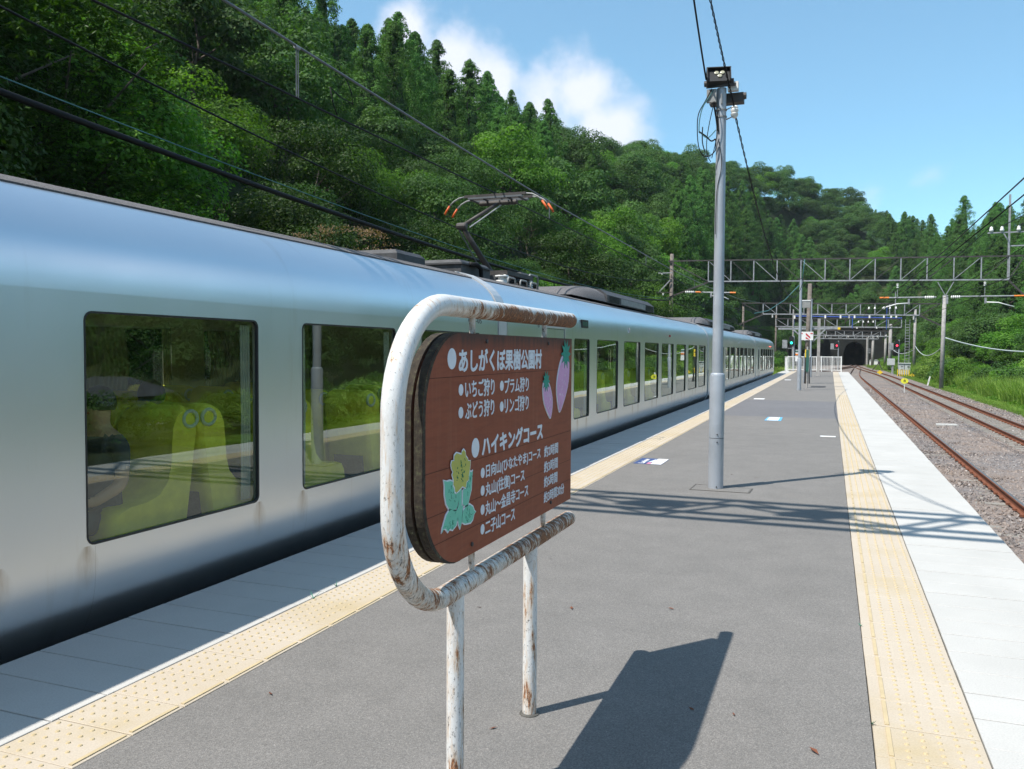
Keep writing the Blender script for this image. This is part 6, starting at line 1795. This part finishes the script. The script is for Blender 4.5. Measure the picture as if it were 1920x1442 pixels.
# second rank: the far ridge
far_pts = []
for k in range(1500):
    az = rg.uniform(-15, 11); dist = rg.uniform(440, 600)
    el = np.interp(-az, [-a for a, _ in fr], [e_ for _, e_ in fr]); hh = 560*math.tan(R(float(el)))-12
    hf = np.interp(dist, [430, 490, 560, 640], [0, .55, 1.0, .5])
    s = rg.uniform(.8, 1.15)
    far_pts.append((-math.sin(R(az))*dist, math.cos(R(az))*dist, hh*hf-3, rg.uniform(0, 6.28), (s, s, s*.9), ('bro', rg.randrange(4)) if rg.random() < .7 else ('con', rg.randrange(4))))
def scatter_trees(name, items, label):
    keys = sorted({i[5] for i in items}); protos = []
    for k in keys:
        c = bpy.data.objects.new('src_crown', ROOTS[k][2].data); protos.append(c)
    scatter(name, [i[:3] for i in items], [(0, 0, i[3]) for i in items], [i[4] for i in items], [keys.index(i[5]) for i in items], protos, label)
scatter_trees('forest', rest_, 'distant trees of the wooded slope reading as one mass')
scatter_trees('far_forest', far_pts, 'hazy trees of the far ridge over the tunnel')

# ---- near chestnut trees at the far left, behind the train
def chestnut(seed, H, Rr, n_whorl, loc, label):
    rng = np.random.default_rng(seed)
    lobes = 30; d = unit(lobes, rng); d[:, 2] = d[:, 2]*.9+.1
    C = d*np.array([Rr, Rr, H*.42])*rng.uniform(.45, .88, lobes)[:, None] + np.array([0, 0, H*.55]); lr = rng.uniform(.24, .40, lobes)*Rr
    k = rng.choice(lobes, n_whorl); u = unit(n_whorl, rng)
    W = C[k] + u*(lr[k]*rng.uniform(.6, 1.1, n_whorl))[:, None]
    lt = rng.uniform(0, 1, n_whorl)
    per = 8; kk = np.repeat(np.arange(n_whorl), per); m_ = len(kk)
    ang = rng.uniform(0, 6.28, m_)
    dirv = np.stack([np.cos(ang), np.sin(ang), rng.uniform(-.55, .25, m_)], 1) + u[kk]*.45
    dirv /= np.linalg.norm(dirv, axis=1, keepdims=True)
    L_ = rng.uniform(.12, .21, m_)
    P = W[kk] + dirv*(L_*.55)[:, None]
    side = np.cross(dirv, np.array([0, 0, 1.0])+.35*rng.normal(size=(m_, 3))); side /= np.linalg.norm(side, axis=1, keepdims=True)
    T, B = dirv, side; LL = L_[:, None]
    V = np.stack([P-T*LL*.5, P+B*LL*.15, P+T*LL*.5-np.array([0, 0, 1])*LL*.12, P-B*LL*.15], 1).reshape(-1, 3)
    tint = np.clip(.5*lt[kk]+.5*rng.uniform(0, 1, m_), 0, 1)
    cm = cards_mesh('crown', V, tint, 'leaf_chestnut')
    t = thing('chestnut_tree', label, 'tree', loc)
    tr = bpy.data.objects.new('trunk', trunk_mesh(H*.8, .20, 16, seed, Rr, .2)); COL.objects.link(tr); tr.parent = t
    cr = bpy.data.objects.new('crown', cm); COL.objects.link(cr); cr.parent = t
    burs = MB(); 
    for i in rng.choice(n_whorl, 70):
        p = W[i]; 
        burs.lathe((p[0], p[1], p[2]-.03), [(0, .012), (.015, .032), (.035, .036), (.055, .028), (.066, .01)], 8)
    bm_ = burs.mesh('chestnut_burs', 'chestnut_bur', smooth=True); bo = bpy.data.objects.new('chestnut_burs', bm_); COL.objects.link(bo); bo.parent = cr; bo['kind'] = 'stuff'
    return t
chestnut(1, 16.0, 4.6, 6200, (-19.6, 12.6, -1.0), 'dark chestnut tree with green burs at the far left edge')
chestnut(2, 15.0, 4.3, 6000, (-20.2, 17.2, -1.0), 'chestnut tree with green burs, right of the darkest one')
chestnut(3, 9.5, 4.2, 3600, (-17.8, 6.0, -1.0), 'dark chestnut tree at the left, nearest the camera')
chestnut(4, 8.0, 3.3, 3400, (-17.6, 15.6, -1.2), 'lower chestnut tree filling the gap behind the train roof')
for k, (x, y, zz, s) in enumerate(((-22.5, 6.5, 0, 1.3), (-25, 11, 1.5, 1.4), (-26.5, 15.5, 2.5, 1.3), (-22, 1.5, 0, 1.35), (-28, 7, 4, 1.4), (-21, -4, 0, 1.3), (-19.5, 2.5, -1, 1.2), (-25.5, 3.5, 2, 1.45))):  # cedars added up-sun so that the chestnut trees fall into shade
    plant(('con', k % 4), (x, y, zz), k*1.3, (s*1.15, s*1.15, s), ['dark cedar added for shade behind the chestnut trees, far left', 'tall dark cedar added for shade behind the darkest chestnut tree', 'dark cedar added for shade between the two burred chestnut trees', 'tall cedar added for shade left of the picture above the train', 'cedar added for shade high behind the far left chestnut tree', 'cedar added for shade beyond the left edge near the train', 'lower cedar added for shade beyond the left edge', 'dark cedar added for shade right of the burred chestnut trees'][k], 'tall cedars added to shade the chestnut trees', 'tree')
for k, (x, y, s) in enumerate(((-6.5, 196, .95), (-8.5, 188, .9), (-4.5, 201, 1.0), (13.8, 199, 1.0), (15.5, 190, .9), (-1.5, 207.5, 1.0), (3.0, 208.5, .95), (7.5, 208, 1.05), (11.5, 207.5, 1.0), (-12, 180, .9), (-11, 170, .8), (-4, 180, .7))):
    o = plant(('bro', k % 4), (x, y, -1.3 + (6.6 if y > 206 else 0)), k*2.1, (s*.8, s*.8, s), None, None, 'tree')
    batch(o, 'dark trees', 'leaning over the tunnel mouth' if y > 206 else 'beside the tunnel portal', az=math.degrees(math.atan2(-x, y)))
# understorey behind the train, tops show over the roof
rgb = random.Random(77)
for k in range(46):
    y = 16+k*2.3+rgb.uniform(-.8, .8); x = -15.8+rgb.uniform(-1.4, 1.4) - (1.5 if y < 22 else 0)
    key = ('nea', rgb.randrange(3)); s = rgb.uniform(.45, .85) + min(.35, y*.004)
    zn = 'nearest the chestnut trees' if k < 10 else 'behind the pantograph' if k < 22 else 'beyond the second car' if k < 34 else 'near the left gantry pole'
    batch(plant(key, (x, y, -1.2), rgb.uniform(0, 6.28), (s, s, s*rgb.uniform(.8, 1.15)), None, None, 'tree'), 'leafy trees', 'in the row behind the train, '+zn, dist=y)
# pinkish seed heads on one of them
sh_v = []; sh_t = []
for (cx, cy, cz, rr_) in ((-15.6, 24.5, 4.6, 2.0), (-14.9, 29.8, 3.0, 1.3)):
    rng = np.random.default_rng(int(cx*-10)); n_ = 60
    u = unit(n_, rng); u[:, 2] = np.abs(u[:, 2]); C = np.array([cx, cy, cz]) + u*rr_*np.array([1, 1, .6])
    k = np.repeat(np.arange(n_), 26); P = C[k] + rng.normal(size=(len(k), 3))*np.array([.15, .15, .05])
    V, t_ = leaf_cards(P, unit(len(k), rng), .07, .6, 0, None, rng); sh_v.append(V); sh_t.append(t_)
so = bpy.data.objects.new('seed_heads', cards_mesh('seed_heads', np.concatenate(sh_v), np.concatenate(sh_t), 'leaf_rust')); COL.objects.link(so); tag(so, 'reddish brown flower sprays on the trees behind the train', kind='stuff')
# green bank left of the platform end
for k in range(16):
    y = 70+k*4.2+rgb.uniform(-1, 1); x = -9.5+rgb.uniform(-1.2, .8)+ (k*.10)
    s = rgb.uniform(.7, 1.15)
    batch(plant(('bus', k % 2), (x, y, -1.3), rgb.uniform(0, 6.28), (s, s, s*1.3), None, None, 'bush'), 'bright leafy bushes', 'on the bank left of the platform end', dist=y)
# right hand side: bushes, trees, tall grass
k = 0
for y in np.arange(58, 205, 4.6):
    for j in range(3):
        x = 10.8 + j*3.1 + rgb.uniform(-.8, .8) + (2.0 if y > 108 and y < 124 else 0) + (0 if y > 80 else 1.2)
        s = rgb.uniform(.6, 1.0)*(1+.22*j)
        if j == 2 and y > 80: key = ('fre', rgb.randrange(3)); s *= .62
        else: key = ('bus', rgb.randrange(3))
        o = plant(key, (x, float(y)+rgb.uniform(-1, 1), -1.35), rgb.uniform(0, 6.28), (s, s, s*rgb.uniform(.8, 1.2)), None, None, 'tree' if key[0] == 'fre' else 'bush')
        batch(o, 'round green trees' if key[0] == 'fre' else 'leafy green bushes', 'on the right bank, ' + ('front row' if j == 0 else 'middle row' if j == 1 else 'back row'), dist=y)
for y in np.arange(86, 200, 6.5):
    for j in range(2):
        x = 19.5+j*6+rgb.uniform(-1.5, 1.5); s = rgb.uniform(.8, 1.15)
        key = ('fre', rgb.randrange(3)) if rgb.random() < .45 else ('bro', rgb.randrange(4))
        o = plant(key, (x, float(y), float(ground_h(x, y))-.4), rgb.uniform(0, 6.28), (s*1.1, s*1.1, s*.85), None, None, 'tree')
        batch(o, 'broad green trees', 'in the %s row behind the right bank' % ('first' if j == 0 else 'second'), dist=y)
# hedge beside the near right edge (mirrored in the train windows)
hed = []
for y in np.arange(-14, 58, 1.9):
    for j in range(2):
        s = rgb.uniform(.42, .62); hed.append((11.3+j*1.5+rgb.uniform(-.4, .4)+max(0, (y-40)*.02), float(y), -1.35, rgb.uniform(0, 6.28), (s, s, s*1.25), ('bus', rgb.randrange(3))))
for y in np.arange(-30, 62, 5.5):
    s = rgb.uniform(.55, .9); hed.append((18+rgb.uniform(-2, 2), float(y), -2.5, rgb.uniform(0, 6.28), (s, s, s), ('bro', rgb.randrange(4))))
scatter_trees('hedge', hed, 'leafy hedge and shrubs along the right side of the line')
# tall grass tufts
def grass_mesh(seed, nb, h_, w, spread, mat='leaf_grass'):
    rng = np.random.default_rng(seed); vs = []; fs = []; tint = []
    for b in range(nb):
        a = rng.uniform(0, 6.28); r_ = rng.uniform(0, .12)*spread; L_ = h_*rng.uniform(.6, 1.1); lean = rng.uniform(.15, .75)
        bx, by = r_*math.cos(a), r_*math.sin(a); a2 = a+rng.normal()*.6; dx, dy = math.cos(a2), math.sin(a2); px2, py2 = -dy, dx
        k = len(vs); t_ = rng.uniform(0, 1)
        for i, u in enumerate((0, .4, .75, 1.0)):
            ww = w*(1-u*.85)*.5; hx = lean*L_*u**2*.8; hz = L_*u*(1-.35*lean*u**1.5)
            cx, cy = bx+dx*hx, by+dy*hx
            if i < 3: vs += [(cx-px2*ww, cy-py2*ww, hz), (cx+px2*ww, cy+py2*ww, hz)]
            else: vs.append((cx, cy, hz))
        fs += [(k, k+1, k+3, k+2), (k+2, k+3, k+5, k+4), (k+4, k+5, k+6)]; tint += [t_]*3
    me = bpy.data.meshes.new('grass'); me.from_pydata(vs, [], fs); me.update()
    at = me.attributes.new('tint', 'FLOAT', 'FACE'); at.data.foreach_set('value', tint); me.materials.append(M[mat]); return me
GR = [proto_obj('grass', grass_mesh(i, 60, 1.25, .028, 3.0)) for i in range(3)] + [proto_obj('grass', grass_mesh(10+i, 90, .30, .018, 5.0)) for i in range(2)]
gp = []; 
for k in range(2600):
    y = 34+rgb.random()**1.2*150; x = 9.7+rgb.uniform(0, 3.6)+max(0, (60-y)*.03); gp.append((x, y, -1.38, rgb.uniform(0, 6.28), rgb.uniform(.8, 1.6), rgb.randrange(3)))
for k in range(5200):
    y = 20+rgb.random()**1.3*170; x = 8.3+abs(rgb.gauss(0, 1.2))+.3; gp.append((x, y, -1.33-max(0, x-8.0)*.02, rgb.uniform(0, 6.28), rgb.uniform(.4, 1.0), 3+rgb.randrange(2)))
for k in range(1500):
    y = 150+rgb.random()*50; x = 8.0+rgb.uniform(0, 8); gp.append((x, y, -1.32, rgb.uniform(0, 6.28), rgb.uniform(1.2, 2.6), 3+rgb.randrange(2)))
for k in range(500):
    y = 77+rgb.random()*90; x = -8+rgb.uniform(-2, 1); gp.append((x, y, -1.32, rgb.uniform(0, 6.28), rgb.uniform(1, 2.6), 3+rgb.randrange(2)))
scatter('grass', [g[:3] for g in gp], [(0, 0, g[3]) for g in gp], [(g[4],)*3 for g in gp], [g[5] for g in gp], GR, 'green grass and tall reed grass beside the right track')
# low creeping leaves at the ballast edge
rng = np.random.default_rng(5); n_ = 42000
yy = 24+rng.uniform(0, 1, n_)**1.5*110; xx = 8.7+np.abs(rng.normal(size=n_))*1.1; hump_ = .20+.22*np.array([noise.noise(Vector((a*.8, b*.5, 0))) for a, b in zip(xx, yy)])
P = np.stack([xx, yy, -1.33+np.clip(xx-8.8, 0, 1)*hump_*rng.uniform(.3, 1.4, n_)], 1)
Nv = rng.normal(size=(n_, 3))*.5+np.array([0, 0, 1])
V, t_ = leaf_cards(P, Nv, .11*rng.uniform(.7, 1.4, n_), .8, 0, None, rng)
go = bpy.data.objects.new('ground_cover', cards_mesh('ground_cover', V, t_, 'leaf_fresh')); COL.objects.link(go); tag(go, 'creeping leafy weeds along the ballast edge', kind='stuff')
# weeds in the platform joint
mbw = MB()
for (x, y, s) in ((-3.12, 4.55, .05), (-3.14, 4.85, .04), (.197, 3.9, .03), (.197, 5.3, .02)):
    for b in range(7):
        a = rgb.uniform(0, 6.28); L_ = s*rgb.uniform(.5, 1.2); mbw.add([(x, y, .0), (x+.005, y+.003, .0), (x+L_*math.cos(a)*.8, y+L_*math.sin(a), L_*.8)], [(0, 1, 2)])
o = mbw.build('weeds', 'leaf_line', kind='stuff'); tag(o, 'tiny weeds growing in the platform joints')
name_batches()
HAZE = True
if HAZE:
    hz = MB().box(-700, 250, -120, 720, -9, 215)
    m = bpy.data.materials.new('haze_air'); m.use_nodes = True; n = m.node_tree.nodes; l = m.node_tree.links; n.remove(n['Principled BSDF'])
    pv = n.new('ShaderNodeVolumePrincipled'); pv.inputs['Color'].default_value = (.85, .93, 1, 1); pv.inputs['Density'].default_value = .00016; pv.inputs['Anisotropy'].default_value = .2
    l.new(pv.outputs[0], n['Material Output'].inputs['Volume']); M['haze_air'] = m
    ho = hz.build('haze', 'haze_air', kind='stuff')
print('objects', len(bpy.data.objects), 'placed', cnt, 'rest', len(rest_))
